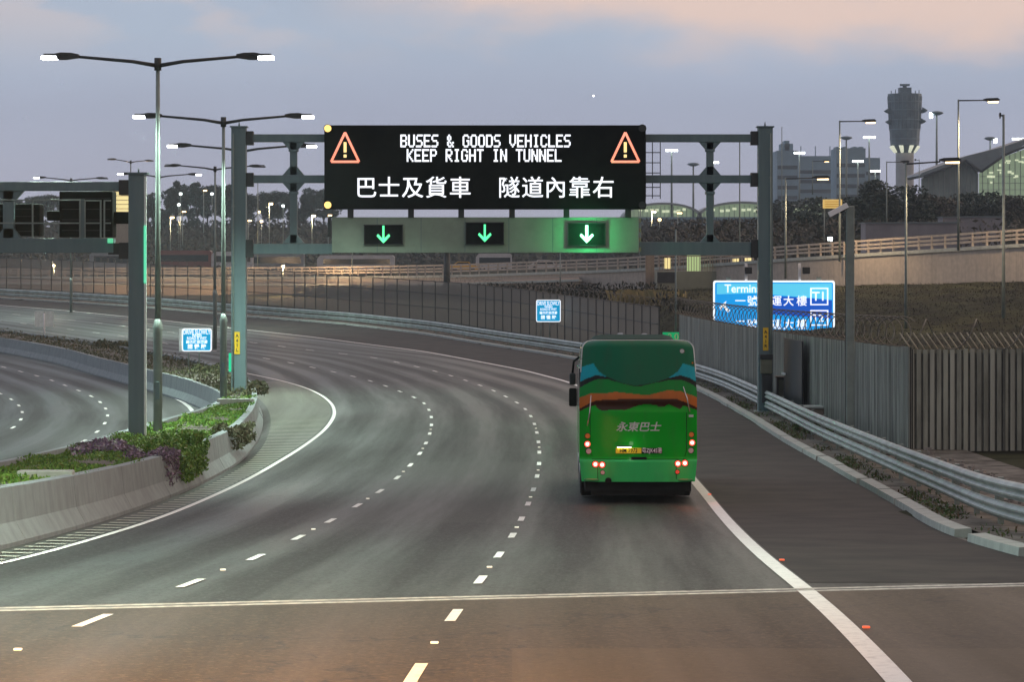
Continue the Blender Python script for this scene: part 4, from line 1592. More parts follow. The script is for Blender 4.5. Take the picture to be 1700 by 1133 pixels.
for px, top, base, D, lab in ((1298, 212, 412, 400, 'thin mast with a small white tip right of the gantry column'), (1228, 232, 420, 250, 'brown pole seen through the gantry frame on the right'),
                              (1122, 380, 552, 168, 'slim grey post behind the bus, carrying the green distance sign'), (428, 300, 440, 330, 'slim post behind the left part of the gantry'),
                              (1258.5, 330, 420, 245, 'thin white lit pole hugging the right gantry column'), (1063, 345, 480, 262, 'brown post below the right end of the message sign'),
                              (930, 420, 478, 262, 'brown post on the ramp below the bright green arrow'), (585, 415, 470, 300, 'brown post on the ramp below the leftmost lane signal'),
                              (742, 418, 484, 240, 'thick dark post below the box beam, left of centre')):
    b = P(px, base, D)
    t = thing('post', lab, 'post', b)
    H = (base - top) * D / F
    r = 0.30 if px == 742 else (0.06 if px != 428 else 0.05)
    MB().tube([(0, 0, -.6), (0, 0, H)], [r, r * .8], 8).obj('shaft', M['fencepost'] if px in (742,) else M['pole'], t)
    MB().tube([(0, 0, H), (0, 0, H + .12)], [r * 1.3, r * .8], 8).obj('cap', M['signwhite'] if px == 1298 else M['dark'], t)

# sodium lamp of the approach, beside and behind the camera
t = thing('street_lamp', 'sodium lamp of the approach road, just outside the frame beside the camera', 'street lamp', (-8.6, 9, zr(9)))
MB().tube([(0, 0, -.5), (0, 0, 10)], [0.11, 0.07], 8).obj('pole', M['pole'], t)
MB().tube([(0, 0, 9.9), (2.6, 0, 10.2)], [0.06, 0.045], 6).obj('arm', M['dark'], t)
lum = MB().bbox((3.0, 0, 10.2), (0.9, 0.32, 0.2), 0.05).obj('luminaire', M['dark'], t)
len_ = MB().bbox((3.1, 0, 10.07), (0.6, 0.26, 0.08), 0.03).obj('lens', M['sodium'], lum)
_sp = point_light('lamp_light', len_, (3.1, 0, 9.9), 95000, (1.0, 0.50, 0.14), True, 0.2, 52)
_sp.rotation_euler = (R(54), 0, 0)
_sp.data.spot_blend = 1.0

# high masts with floodlights
FM = None
for px, top, base, on, D, lab in ((1443, 228, 300, 1, 900, 'lit floodlight mast left of the control tower'), (1405, 231, 300, 0, 900, 'unlit round headed mast in front of the far blocks'),
                                  (1424, 268, 310, 1, 1000, 'lower lit floodlight mast just above the trees'), (1327, 254, 320, 1, 1000, 'lit floodlight mast in front of the left far block'),
                                  (1555, 190, 280, 0, 800, 'tall unlit round headed mast right of the control tower'), (1644, 232, 262, 0, 900, 'round headed mast behind the glass hall roof'),
                                  (1690, 231, 262, 1, 900, 'lit floodlight mast behind the glass hall at the right edge'), (1115, 250, 330, 1, 900, 'lit floodlight mast right beside the message sign'),
                                  (1151, 275, 330, 0, 900, 'unlit mast between message sign and gantry upright'), (1184, 270, 330, 1, 1000, 'lit floodlight mast half behind the gantry upright'),
                                  (1453, 284, 310, 1, 1100, 'low lit floodlight just above the big tree crown')):
    b = P(px, base, D)
    H = (base - top) * D / F
    t = thing('flood_mast', lab, 'mast', b, 0, 'floodlight masts of the airfield')
    MB().tube([(0, 0, -8), (0, 0, H)], [0.38, 0.22], 8).obj('pole', M['pole'], t)
    if on:
        hd = MB()
        hd.bbox((0, 0, H + .2), (3.4, 0.8, 0.3), 0.05)
        hd.obj('head', M['dark'], t)
        m = MB()
        for k in (-1.5, -.75, 0, .75, 1.5):
            m.bbox((k, -0.5, H), (0.62, 0.35, 0.62), 0.08)
        m.obj('floodlight', M['flood'], t)
    else:
        MB().tube([(0, 0, H - .2), (0, 0, H + .3), (0, 0, H + .7), (0, 0, H + .9)], [0.7, 1.9, 1.5, 0.5], 12).obj('head', M['tower'], t)
        if px in (1555, 1644):
            MB().bbox((-1.6 if px == 1555 else 1.4, -.8, H - .3), (0.9, 0.5, 1.5), .1).obj('floodlight', M['flood'], t)

# ------------------------------------------------------------------ camera mast
x, d = unproj(1411, 742)
b = Vector((x, 90.0, zr(90) + .05))
b.x = (1411 - CX) * 90 / F
t = thing('camera_mast', 'square grey green mast with a white camera on top beside the paled fence', 'mast', b)
Hm = CZ + (HY - 342) * 90 / F - b.z
MB().bbox((0, 0, Hm / 2), (0.25, 0.25, Hm), 0.03).obj('pole', M['pole'], t)
MB().bbox((0, 0, 0.04), (0.5, 0.5, 0.08), 0.02).obj('base_plate', M['dark'], t)
MB().box((-0.131, -0.02, Hm * .5), (0.02, 0.06, Hm * .95)).obj('cable_duct', M['dark'], t)
cm = MB().box((-0.36, -0.1, Hm - .12), (0.62, 0.18, 0.15), 0, Matrix.Rotation(R(-28), 3, 'Y')).obj('camera', M['signwhite'], t)
MB().tube([(-0.05, 0, Hm - .05), (-0.3, -.05, Hm - .2)], 0.03, 6).obj('bracket', M['dark'], cm)

# cabinets on the verge by the right column
x, dd = (1300 - CX) / 43.0, 116.5
t = thing('equipment_cabinet', 'brown weathered equipment cabinet beside the right gantry column', 'cabinet', (x, dd, zr(dd) + .05))
MB().bbox((0, 0, 0.68), (0.50, 0.5, 1.30), 0.02).obj('body', M['cabinet'], t)
MB().bbox((0, -0.02, 1.36), (0.60, 0.6, 0.06), 0.02).obj('lid', M['lowwall'], t)
MB().bbox((0.03, -0.26, 0.7), (0.40, 0.02, 1.1), 0.006).obj('door', M['cabinetlight'], t)
b = P(1238, 622, 175)
t = thing('yellow_pipe', 'dull yellow vertical pipe post left of the right gantry column', 'post', (b[0], 160, zr(160) + .05))
b = P(1238, 575, 160)
MB().tube([(0, 0, 0.0), (0, 0, b[2] - t.location.z - .05), (0, 0, b[2] - t.location.z)], [0.15, 0.15, 0.09], 10).obj('pipe', M['bollard'], t)
t.location.x = b[0]

# ------------------------------------------------------------------ road signs


def rounded(w, h, r, n=5):
    q = []
    for cx, cy, a0 in ((w / 2 - r, h / 2 - r, 0), (-w / 2 + r, h / 2 - r, 90), (-w / 2 + r, -h / 2 + r, 180), (w / 2 - r, -h / 2 + r, 270)):
        for k in range(n + 1):
            a = R(a0 + 90 * k / n)
            q.append((cx + r * math.cos(a), cy + r * math.sin(a)))
    return q


def advice_sign(label, x0, y0, x1, y1, D, backplate=False):
    a, b = P(x0, y0, D), P(x1, y1, D)
    w, h = b[0] - a[0], a[2] - b[2]
    cx = (a[0] + b[0]) / 2
    gz = zr(D) + (0.7 if backplate else 0.06)
    t = thing('road_sign', label, 'road sign', (cx, D, gz), 0, 'blue roadside advice signs')
    zc = (a[2] + b[2]) / 2 - gz
    sh = lambda q: [(u, v + zc) for u, v in q]
    bd = MB().prism(sh(rounded(w, h, .12)), 0.0, 0.04).obj('border', M['glowwhite'], t)  # border, face and letters glow by emission, the sign has no lamp
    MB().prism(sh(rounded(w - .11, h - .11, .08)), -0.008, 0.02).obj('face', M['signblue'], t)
    for txt, sz, zo, sx_, bo in (('DRIVE SLOWLY', .22, .33, .60, .006), ('WHEN', .125, .18, .85, .004), ('ROAD IS WET', .125, .07, .85, .004), ('雨天路面濕滑', .12, -.09, 1, .004), ('請 慢 駛', .175, -.30, 1, .006)):
        m = MB()
        text_mb(m, txt, sz * w, (0, zc + h * zo), sx_, bo, .003, 0, -.014)
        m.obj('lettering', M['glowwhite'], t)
    for s in (-.3, .05) if not backplate else (-.28, .08):
        MB().tube([(s * w, .07, -.4), (s * w, .07, zc + h * .4)], 0.04, 8).obj('post', M['pole'], t)
    if backplate:
        MB().bbox((-w * .12, .16, zc - h * .01), (w * .98, .03, h * .98), .02).obj('back_plate', M['signback'], t)
    return t


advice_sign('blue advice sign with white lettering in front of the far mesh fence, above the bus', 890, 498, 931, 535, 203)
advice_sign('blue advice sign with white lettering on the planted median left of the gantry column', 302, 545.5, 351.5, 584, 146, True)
a, b = P(58, 517, 205), P(89, 543, 205)
t = thing('road_sign', 'bare grey back of a small square sign far along the median', 'road sign', ((a[0] + b[0]) / 2, 205, zr(205) + .6))
zc = (a[2] + b[2]) / 2 - t.location.z
MB().prism([(u, v + zc) for u, v in rounded(b[0] - a[0], a[2] - b[2], .08)], -0.02, 0.02).obj('panel', M['signback'], t)
MB().tube([(0, -.05, -.5), (0, -.05, zc + .4)], 0.05, 8).obj('post', M['signwhite'], t)
MB().box((0, -.03, zc), (0.05, .02, a[2] - b[2] - .1)).obj('stiffener', M['pole'], t)
# green distance plate on the slim post
a, b = P(1100, 552, 167), P(1134, 568, 167)
t = thing('distance_plate', 'small green distance plate with pale digits peeking over the bus roof', 'road sign', ((a[0] + b[0]) / 2, 167, (a[2] + b[2]) / 2))
MB().bbox((0, 0, 0), (b[0] - a[0], .03, a[2] - b[2]), .01).obj('panel', em('reflective_green_glow', (0.0, 0.55, 0.18), .45, (0.01, .4, .14)), t)  # emission stands in for light reflected by the plate
m = MB()
text_mb(m, '2.0', .50, (0.02, 0.0), 1.0, .004, .003, 0, -.022)
m.obj('digits', mat('pale_digits', (.80, .85, .45), .5), t)


def terminal_sign():
    D = 172.0
    a, b = P(1184, 466, D), P(1386, 557, D)
    w, h = b[0] - a[0], a[2] - b[2]
    t = thing('direction_sign', 'large lit blue Terminal 1 direction sign behind the paled fence', 'direction sign', ((a[0] + b[0]) / 2, D, b[2]))

    def loc(px, py):
        return ((px - 1285) * D / F, (557 - py) * D / F)
    sh = lambda q: [(u, v + h / 2) for u, v in q]
    MB().prism(sh(rounded(w, h, .14)), 0.0, 0.10).obj('border', M['glowwhite'], t)
    MB().prism(sh(rounded(w - .20, h - .20, .10)), -0.02, 0.05).obj('face', M['glow'], t)
    # bands on the face: paler above, deeper blue at the right foot
    m = MB()
    q = [loc(*p) for p in ((1190, 489), (1253, 487), (1290, 490), (1381, 498), (1381, 471), (1190, 471))]
    m.prism(q, -0.028, -0.02)
    m.obj('pale_band', M['glowlight'], t)
    m = MB()
    q = [loc(*p) for p in ((1262, 520), (1310, 524), (1381, 530), (1381, 499), (1330, 494), (1262, 491))]
    m.prism(q, -0.03, -0.02)
    m.obj('deep_band', M['glowdeep'], t)
    m = MB()
    p = loc(1242, 480)
    text_mb(m, 'Terminal 1', .66, p, .93, .008, .004, 0, -.04)
    for ch, xc, yc in zip('一號客運大樓', (1229, 1249, 1269, 1289, 1309, 1331), (501,) * 6):
        text_mb(m, ch, .62, loc(xc, yc), 1, .006, .004, 0, -.04)
    for ch, xc, yc in zip('二號客運大樓', (1229, 1249, 1269, 1289, 1309, 1331), (540,) * 6):
        text_mb(m, ch, .62, loc(xc, yc), 1, .006, .004, 0, -.04)
    text_mb(m, 'T1', .72, loc(1359.5, 493), 1, .008, .004, 0, -.05)
    text_mb(m, 'T2', .60, loc(1358, 529), 1, .006, .004, 0, -.05)
    for (x0, y0, x1, y1) in ((1345, 478, 1375, 507), (1345, 515, 1375, 541)):
        for (u0, v0, u1, v1) in ((x0, y0, x1, y0 + 2), (x0, y1 - 2, x1, y1), (x0, y0 + 2, x0 + 2.2, y1 - 2), (x1 - 2.2, y0 + 2, x1, y1 - 2)):
            p, q = loc(u0, v0), loc(u1, v1)
            m.box(((p[0] + q[0]) / 2, -.045, (p[1] + q[1]) / 2), (q[0] - p[0], .02, p[1] - q[1]))
    # bent arrow
    p = [loc(*u) for u in ((1194, 509), (1206, 500), (1204, 506), (1212, 516), (1208, 519), (1200, 510), (1197, 516))]
    m.prism(p[::-1], -.045, -.03)
    m.obj('lettering', M['glowwhite'], t)
    for px in (1210, 1360):
        p = loc(px, 557)
        MB().box((p[0], .22, -1.0), (.25, .2, 2 * h + 2.4)).obj('post', M['pole'], t)
    for px, bxo in ((1239, 3), (1328, 10)):
        p, q = loc(px, 437), loc(px, 467)
        lm = MB().box((p[0], .15, (p[1] + q[1]) / 2), (.15, .12, p[1] - q[1])).obj('lamp_bracket', M['signwhite'], t)
        MB().bbox((p[0] + bxo * D / F, -.1, p[1] - .42), (.42, .4, .40), .04).obj('sign_lamp', M['dark'], lm)


terminal_sign()

# ------------------------------------------------------------------ the coach


def livery(x, z):
    a = abs(x)
    wob = 0.012 * math.sin(7 * x + 1.0)
    ip2 = lambda xs, zs: float(np.interp(x, xs, zs))
    cz = lambda c: 3.885 - 0.003735 * c
    cx = lambda c: .003736 * c - 1.795
    dark, mid, low, bump = (0.0, 0.135, 0.060), (0.002, 0.26, 0.036), (0.002, 0.42, 0.016), (0.04, 0.60, 0.15)
    teal, black, orange, brown = (0.0, 0.38, 0.47), (0.006, 0.010, 0.008), (0.58, 0.17, 0.03), (0.055, 0.018, 0.008)
    zo = ip2([cx(c) for c in (150, 220, 280, 350, 430, 500, 550, 600, 650, 720, 770, 815)], [cz(c) for c in (447, 420, 424, 414, 423, 430, 429, 416, 404, 410, 428, 447)])
    zob = ip2([cx(c) for c in (150, 205, 245, 300, 470, 600, 700, 740, 815)], [cz(c) for c in (510, 478, 462, 458, 452, 452, 455, 470, 503)])
    zg = ip2([cx(c) for c in (150, 195, 235, 255, 275, 330, 400, 440, 480, 520, 580, 600, 630, 650, 690, 715, 735, 770, 815)], [cz(c) for c in (525, 502, 490, 512, 522, 515, 518, 506, 490, 484, 489, 500, 496, 484, 500, 512, 492, 502, 520)])
    if z < 0.915:
        return bump  # lighter green here holds the glow of lamps and haze
    if z < zg:
        return low
    if z < zob:
        return brown
    if z < zo:
        return orange
    zbb = float(np.interp(a, [0, .1, .35, .64, .9, 1.1, 1.25], [2.44, 2.455, 2.535, 2.60, 2.585, 2.51, 2.43])) + wob
    zbt = float(np.interp(a, [0, .1, .35, .64, .9, 1.1, 1.25], [2.47, 2.475, 2.545, 2.645, 2.68, 2.62, 2.55])) + wob
    if z < zbb:
        return mid
    if z < zbt:
        return black
    zd = float(np.interp(a, [0, .4, .64, .75, .84, .90, .96], [2.47, 2.54, 2.645, 2.70, 2.78, 2.86, 2.98]))
    zt = float(np.interp(a, [.84, .95, 1.25], [2.95, 2.94, 2.85]))
    if a > .64 and z < zt and z < zd + 0.0 if a < .96 else (z < zt):
        return teal
    return dark


def coach():
    D0 = 63.6
    cx0 = (1060 - CX) * D0 / F
    t = thing('coach', 'green single deck coach with orange and teal waves and lit tail lights, seen from behind', 'coach', (cx0, D0, zr(D0) + .016), R(-1.0))
    t.rotation_euler = (math.atan2(zr(D0 + 10) - zr(D0), 10.0), 0, R(-1.0))
    paint = bpy.data.materials.new('coach_paint')
    paint.use_nodes = True
    pt = paint.node_tree
    pb = pt.nodes['Principled BSDF']
    at = N(pt, 'ShaderNodeAttribute')
    at.attribute_name = 'Col'
    gn = N(pt, 'ShaderNodeTexNoise')
    gn.inputs['Scale'].default_value = 3.0
    gn.inputs['Detail'].default_value = 7
    gt = N(pt, 'ShaderNodeTexCoord')
    gm = N(pt, 'ShaderNodeMapping')
    gm.inputs['Scale'].default_value = (1.5, 1, .4)
    pt.links.new(gt.outputs['Object'], gm.inputs[0])
    pt.links.new(gm.outputs[0], gn.inputs['Vector'])
    pt.links.new(mixc(pt, mth(pt, 'MULTIPLY', smooth(pt, gn.outputs[0], .45, .8), .22), at.outputs['Color'], (.05, .055, .04)), pb.inputs['Base Color'])
    pb.inputs['Roughness'].default_value = 0.26
    pb.inputs['Specular IOR Level'].default_value = 0.08
    pb.inputs['Coat Weight'].default_value = 0.28
    pb.inputs['Coat Roughness'].default_value = 0.04
    nz = N(pt, 'ShaderNodeTexNoise')
    nz.inputs['Scale'].default_value = 2.2
    bp = N(pt, 'ShaderNodeBump')
    bp.inputs['Strength'].default_value = 0.12
    bp.inputs['Distance'].default_value = 0.05
    tcn = N(pt, 'ShaderNodeTexCoord')
    pt.links.new(tcn.outputs['Object'], nz.inputs['Vector'])
    pt.links.new(nz.outputs[0], bp.inputs['Height'])
    pt.links.new(bp.outputs[0], pb.inputs['Normal'])

    def hw(z):
        if z > 2.3:
            w = 1.245 - 0.075 * ((z - 2.3) / 1.1)
        elif z < 0.9:
            w = 1.245 - 0.05 * ((0.9 - z) / .5)
        else:
            w = 1.245
        top, rr = 3.43, 0.20
        if z > top - rr:
            k = min(1, (z - (top - rr)) / rr)
            w -= rr * (1 - math.sqrt(max(0, 1 - k * k)))
        return w

    def yy(u, z):
        y = 0.16 * abs(u) ** 6 + 0.05 * u * u
        if z > 2.2:
            y += 0.30 * ((z - 2.2) / 1.2) ** 1.6
        if z < 0.95:
            y -= 0.05 * min(1, (0.95 - z) / .08)
        if 1.93 < z < 2.13:                       # recess behind the band
            y += 0.05 * math.sin(PI * (z - 1.93) / .20) * max(0, 1 - (abs(u) / .85) ** 6)
        if z > 3.28:
            y += 0.10 * ((z - 3.28) / .15) ** 2
        return y
    nu, nz_ = 130, 180
    vs, cols = [], []
    for j in range(nz_ + 1):
        z = 0.44 + (3.428 - 0.44) * j / nz_
        for i in range(nu + 1):
            u = -1 + 2 * i / nu
            x = u * hw(z)
            vs.append((x, yy(u, z), z))
            cols.append(livery(x, z))
    m = nu + 1
    fs = [(j * m + i, j * m + i + 1, (j + 1) * m + i + 1, (j + 1) * m + i) for j in range(nz_) for i in range(nu)]
    mb = MB().add(vs, fs, 0, True)
    # body tube joined to the rear panel's rim
    rim = [(-hw(0.44 + 2.988 * j / nz_), 0.44 + 2.988 * j / nz_) for j in range(0, nz_ + 1, 3)]
    ring = rim + [(-x, z) for x, z in rim[::-1]]
    st = [None, 0.7, 4, 8, 11.4, 11.9]
    vb, fb = [], []
    for k, y in enumerate(st):
        for x, z in ring:
            s = 1.0 if k < 5 else 0.93
            yv = (yy(1, z) if k == 0 else y)
            vb.append((x * s, yv, 0.44 + (z - .44) * (1 if k < 5 else .97)))
    n = len(ring)
    for k in range(len(st) - 1):
        for i in range(n):
            fb.append((k * n + i, (k + 1) * n + i, (k + 1) * n + (i + 1) % n, k * n + (i + 1) % n))
    fb.append(tuple((len(st) - 1) * n + i for i in range(n)))
    mb.add(vb, fb, 0, True)
    body = mb.obj('body', paint, t)
    ca = body.data.color_attributes.new('Col', 'FLOAT_COLOR', 'POINT')
    cl = [(*c, 1) for c in cols] + [(*((0.004, .075, .032) if z > 3.2 else livery(1.2 if x > 0 else -1.2, z)), 1) for (x, y, z) in vb]
    ca.data.foreach_set('color', np.array(cl, dtype=np.float32).ravel())
    # side windows
    for s in (-1, 1):
        MB().box((s * 1.232, 6.4, 2.35), (0.03, 9.6, 0.95)).obj('side_window', M['glassdark'], t)
    MB().box((0, 11.9, 2.2), (2.1, 0.05, 1.3)).obj('windscreen', M['glassdark'], t)
    # roof pod
    pod = MB()
    pr = [(-1.0, 0), (-.86, .13), (-.70, .165), (.70, .165), (.86, .13), (1.0, 0)]
    for y in ():
        pass
    vs = [(x, y, 3.40 + z * (1.0 if 5.3 < y < 8.6 else .35)) for y in (4.9, 5.4, 8.5, 9.0) for x, z in pr]
    pod.add(vs, [(k * 6 + i, k * 6 + i + 1, (k + 1) * 6 + i + 1, (k + 1) * 6 + i) for k in range(3) for i in range(5)] + [(0, 1, 2, 3, 4, 5), (23, 22, 21, 20, 19, 18)], 0, False)
    pod.obj('air_conditioner', M['coachdk'], t)
    m = MB()
    m.box((-.28, 5.6, 3.575), (.12, .3, .05))
    m.box((.28, 5.8, 3.575), (.12, .3, .03))
    m.obj('roof_vent', M['chrome'], t)
    # pale rim along the roof edge
    rimp = []
    for k in range(33):
        z = 2.75 + (3.43 - 2.75) * k / 32
        rimp.append((-hw(z) - .004, yy(1, z) + 0.0, z))
    full = rimp + [(-x, y, z) for x, y, z in rimp[::-1]]
    MB().tube(full, 0.013, 5).obj('roof_trim', M['silver'], t)
    # bright trims beside the engine cover
    for pts in (((-1.0, 2.26), (-1.03, 1.9), (-1.08, 1.62)), ((.95, 2.45), (1.03, 2.2), (1.09, 1.92))):
        MB().tube([(x, yy(x / 1.245, z) - .012, z) for x, z in pts], [.010, .013, .010], 5).obj('trim', M['chrome'], t)

    def onback(x, z):
        return yy(x / hw(z), z)
    gl = MB()
    for sx in (-1.0, 1.0):
        pts = [(sx * 1.02, 1.9), (sx * 1.02, 1.1), (sx * .98, .98)]
        gl.tube([(x, onback(x, z) - .002, z) for x, z in pts], .006, 4)
    gl.tube([(x, onback(x, .915) - .002, .915) for x in np.linspace(-.98, .98, 12)], .007, 4)
    for sx in (-.86, .80):
        gl.tube([(sx, onback(sx, z) - .004, z) for z in (.88, .7, .5)], .005, 4)
    gl.obj('panel_gaps', M['black'], t)
    # lamps
    C = lambda c, e: (.003736 * c - 1.795, 3.885 - 0.003735 * e)
    for (c, e, r, mt, nm) in ((193, 664, .052, 'orangelens', 'indicator'), (192, 710, .062, 'redlens', 'tail_light'), (199, 750, .055, 'clearlens', 'reversing_light'),
                              (781, 656, .052, 'orangelens', 'indicator'), (785, 702, .062, 'redlens', 'tail_light'), (778, 746, .055, 'clearlens', 'reversing_light'),
                              (237, 823, .062, 'redlens', 'brake_light'), (275, 826, .062, 'redlens', 'brake_light'), (703, 819, .062, 'redlens', 'brake_light'), (743, 816, .062, 'redlens', 'brake_light'),
                              (278, 870, .042, 'clearlens', 'fog_light'), (700, 866, .042, 'redoff', 'reflector'), (730, 183, .045, 'silver', 'rear_camera'), (790, 250, .02, 'orangelens', 'marker_lamp')):
        x, z = C(c, e)
        y = onback(x, z)
        o = MB().disc((x, z), r * 1.25, y - .012, y + .06, 18).obj(nm, M['black'] if mt != 'silver' else M['dark'], t)
        MB().disc((x, z), r, y - .035, y - .008, 18).obj('lens', M[mt], o)
        if mt == 'redlens':
            MB().disc((x, z), r * .62, y - .041, y - .034, 14).obj('bulb', M['redhot'], o)
    # number plates
    for (c0, c1, e0, e1, mt, txt, tm, sx) in ((352, 497, 731, 762, 'plateyellow', 'HM 7973', 'black', .80), (499, 614, 731, 762, 'black', '粤ZJK45港', 'signwhite', .74)):
        (x0, z0), (x1, z1) = C(c0, e0), C(c1, e1)
        y = onback((x0 + x1) / 2, (z0 + z1) / 2)
        o = MB().bbox(((x0 + x1) / 2, y - .015, (z0 + z1) / 2), (x1 - x0, .02, z0 - z1), .004).obj('number_plate', M[mt], t)
        mm = MB()
        text_mb(mm, txt, .125, ((x0 + x1) / 2, (z0 + z1) / 2), sx, .001, .002, 0, y - .028)
        mm.obj('characters', M[tm], o)
    (x0, z0) = C(400, 722)
    pl = MB().bbox((x0, onback(0, z0) - .03, z0), (.34, .06, .03), .01).obj('plate_lamp', M['dark'], t)
    MB().box((x0, onback(0, z0) - .035, z0 - .018), (.30, .03, .008)).obj('lens', M['flood'], pl)
    point_light('plate_light', t, (x0 + .15, onback(0, z0) - .22, z0 + .05), 0.55, (1, .95, .85), False, .05)
    (x0, z0), (x1, z1) = C(440, 782), C(527, 797)
    MB().bbox(((x0 + x1) / 2, onback(0, .94) - .01, (z0 + z1) / 2), (x1 - x0, .05, z0 - z1), .012).obj('cover_handle', M['black'], t)
    (x0, z0) = C(775, 550)
    MB().box((x0, onback(x0, z0) - .01, z0), (.13, .01, .05)).obj('sticker', M['silver'], t)
    (x0, z0) = C(310, 916)
    y = onback(x0, z0)
    MB().disc((x0, z0), .068, y - .02, y + .1, 18).obj('exhaust', M['black'], t)
    # operator's name
    for ch, c in zip('永東巴士', (380, 447, 512, 582)):
        pass
    mm = MB()
    o = text_obj('tmp', '永東巴士', .205, M['silver'], shear=.22, bold=.004)
    me = o.data
    xs = [v.co.x for v in me.vertices]
    x0, x1 = min(xs), max(xs)
    (xa, za), (xb, zb) = C(355, 588), C(610, 642)
    k = (xb - xa) / (x1 - x0)
    zc = (za + zb) / 2
    mm.add([(xa + (v.co.x - x0) * k, onback(0, zc) - .004 + v.co.y * .3, zc + v.co.z * 1.03) for v in me.vertices], [tuple(p.vertices) for p in me.polygons])
    bpy.data.objects.remove(o)
    bpy.data.meshes.remove(me)
    mm.obj('lettering', M['silver'], t)
    # bumper lip, underbody, wheels
    MB().bbox((0, .10, .475), (2.3, .22, .06), .02).obj('bumper_lip', M['coachgreen'], t)
    MB().box((0, 5.8, .36), (2.25, 11.0, .26)).obj('underbody', M['rubber'], t)
    MB().box((0, .42, .30), (2.0, .06, .32)).obj('mud_flap', M['rubber'], t)
    for y in (2.9, 9.2):
        for s in (-1, 1):
            for dx in ((0, .31) if y < 4 else (0,)):
                if dx:
                    continue
                wv = MB()
                for off in ((0, .32) if y < 4 else (0,)):
                    xx = s * (1.08 - off)
                    wv.tube([(xx - .14, y, .49), (xx - .11, y, .49), (xx + .11, y, .49), (xx + .14, y, .49)], [.42, .49, .49, .42], 26, 0, True, False)
                w = wv.obj('wheel', M['rubber'], t)
                MB().tube([(s * 1.2, y, .49), (s * 1.24, y, .49)], [.27, .22], 18).obj('rim', M['rim'], w)
    # door mirror on the left
    mr = MB().bbox((-1.35, 11.95, 2.0), (.20, .12, .46), .04).obj('mirror', M['black'], t)
    MB().bbox((-1.36, 11.95, 2.46), (.16, .12, .30), .04).obj('upper_glass', M['dark'], mr)
    MB().tube([(-1.2, 11.7, 3.0), (-1.33, 11.9, 2.9), (-1.36, 11.95, 2.6)], .03, 6).obj('mirror_arm', M['black'], mr)
    for l in (-1, 1):
        point_light('tail_glow', t, (l * .98, -.35, .8), 4, (1, .12, .06), False, .1)
    return t


M['coachdk'] = mat('pod_green', (0.004, 0.05, 0.035), 0.6, 0, .1, 2, spec=.12)
M['coachgreen'] = mat('bumper_green', (0.02, 0.30, 0.08), 0.3, 0, .1, 2)
coach()

# ------------------------------------------------------------------ elevated ramp and its parapet


def ramp_curve(x0, x1, n):
    out = []
    for x in np.linspace(x0, x1, n):
        out.append(Vector((x, ip(x, ramp_pts), 0)))
    k = np.ones(7) / 7
    ys = np.convolve(np.pad(np.array([p.y for p in out]), 3, mode='edge'), k, mode='valid')
    zs = np.array([CZ + ip(p.x, ramp_top) for p in out])
    zs = np.convolve(np.pad(zs, 3, mode='edge'), k, mode='valid')
    return [Vector((p.x, float(y), float(z))) for p, y, z in zip(out, ys, zs)]


rc = ramp_curve(-80, 70, 120)
t = thing('elevated_ramp', 'pale concrete ramp wall with an open parapet rising to the right behind the fences', 'ramp', rc[0])
mb = MB()
foot = [CZ + ip(p.x, ramp_foot) - 0.9 for p in rc]
vs = []
for p, f in zip(rc, foot):
    vs += [(p.x, p.y, f), (p.x, p.y, p.z)]
mb.add(vs, [(2 * i, 2 * i + 2, 2 * i + 3, 2 * i + 1) for i in range(len(rc) - 1)])
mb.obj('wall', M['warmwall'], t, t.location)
mb = MB().sweep(rc, [(0.12, -.22), (0.12, .03), (-0.1, .03), (-9.0, .0), (-9.0, -.3)], True)
mb.obj('deck', M['kerbstone'], t, t.location)
for hh in (0.38, 0.66, 0.98):
    MB().sweep([p + Vector((0, 0, hh)) for p in rc], [(0.03, -.08), (0.03, .08), (-.09, .08), (-.09, -.08)]).obj('parapet_rail', M['warmwall'], t, t.location)
pts = resample(rc, 1.75)[::-1]
rest = MB()
for i, p in enumerate([q for q in pts if q.x < 50]):
    m = MB() if i < 95 else rest
    m.box((p.x, p.y + .05, p.z + .50), (.15, .22, 1.02))
    if i < 95:
        m.obj('parapet_post', M['warmwall'], t, t.location)
if rest.v:
    rest.obj('far_parapet_posts', M['warmwall'], t, t.location)['kind'] = 'stuff'
# lower stone-faced wall under the far part, behind the mesh fence
lw = [Vector((x, ip(x, ramp_pts) - 4.0, 0)) for x in np.linspace(-95, 6, 60)]
t = thing('retaining_wall', 'long brown retaining wall below the ramp, seen through the mesh fence', 'wall', (lw[0].x, lw[0].y, CZ - 4.5))
vs = []
for p in lw:
    vs += [(p.x, p.y, CZ - 6.2), (p.x, p.y, CZ + ip(p.x, ramp_top) - .75), (p.x, p.y + 4.2, CZ + ip(p.x, ramp_top) - .5)]
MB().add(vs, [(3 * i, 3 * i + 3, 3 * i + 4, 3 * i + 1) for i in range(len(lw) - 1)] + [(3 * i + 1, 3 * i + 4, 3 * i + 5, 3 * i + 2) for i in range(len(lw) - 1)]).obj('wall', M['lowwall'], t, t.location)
MB().sweep([Vector((p.x, p.y - .02, CZ + ip(p.x, ramp_top) - .80)) for p in lw], [(0.1, -.1), (.1, .1), (-.2, .1), (-.2, -.1)]).obj('coping', M['kerbstone'], t, t.location)

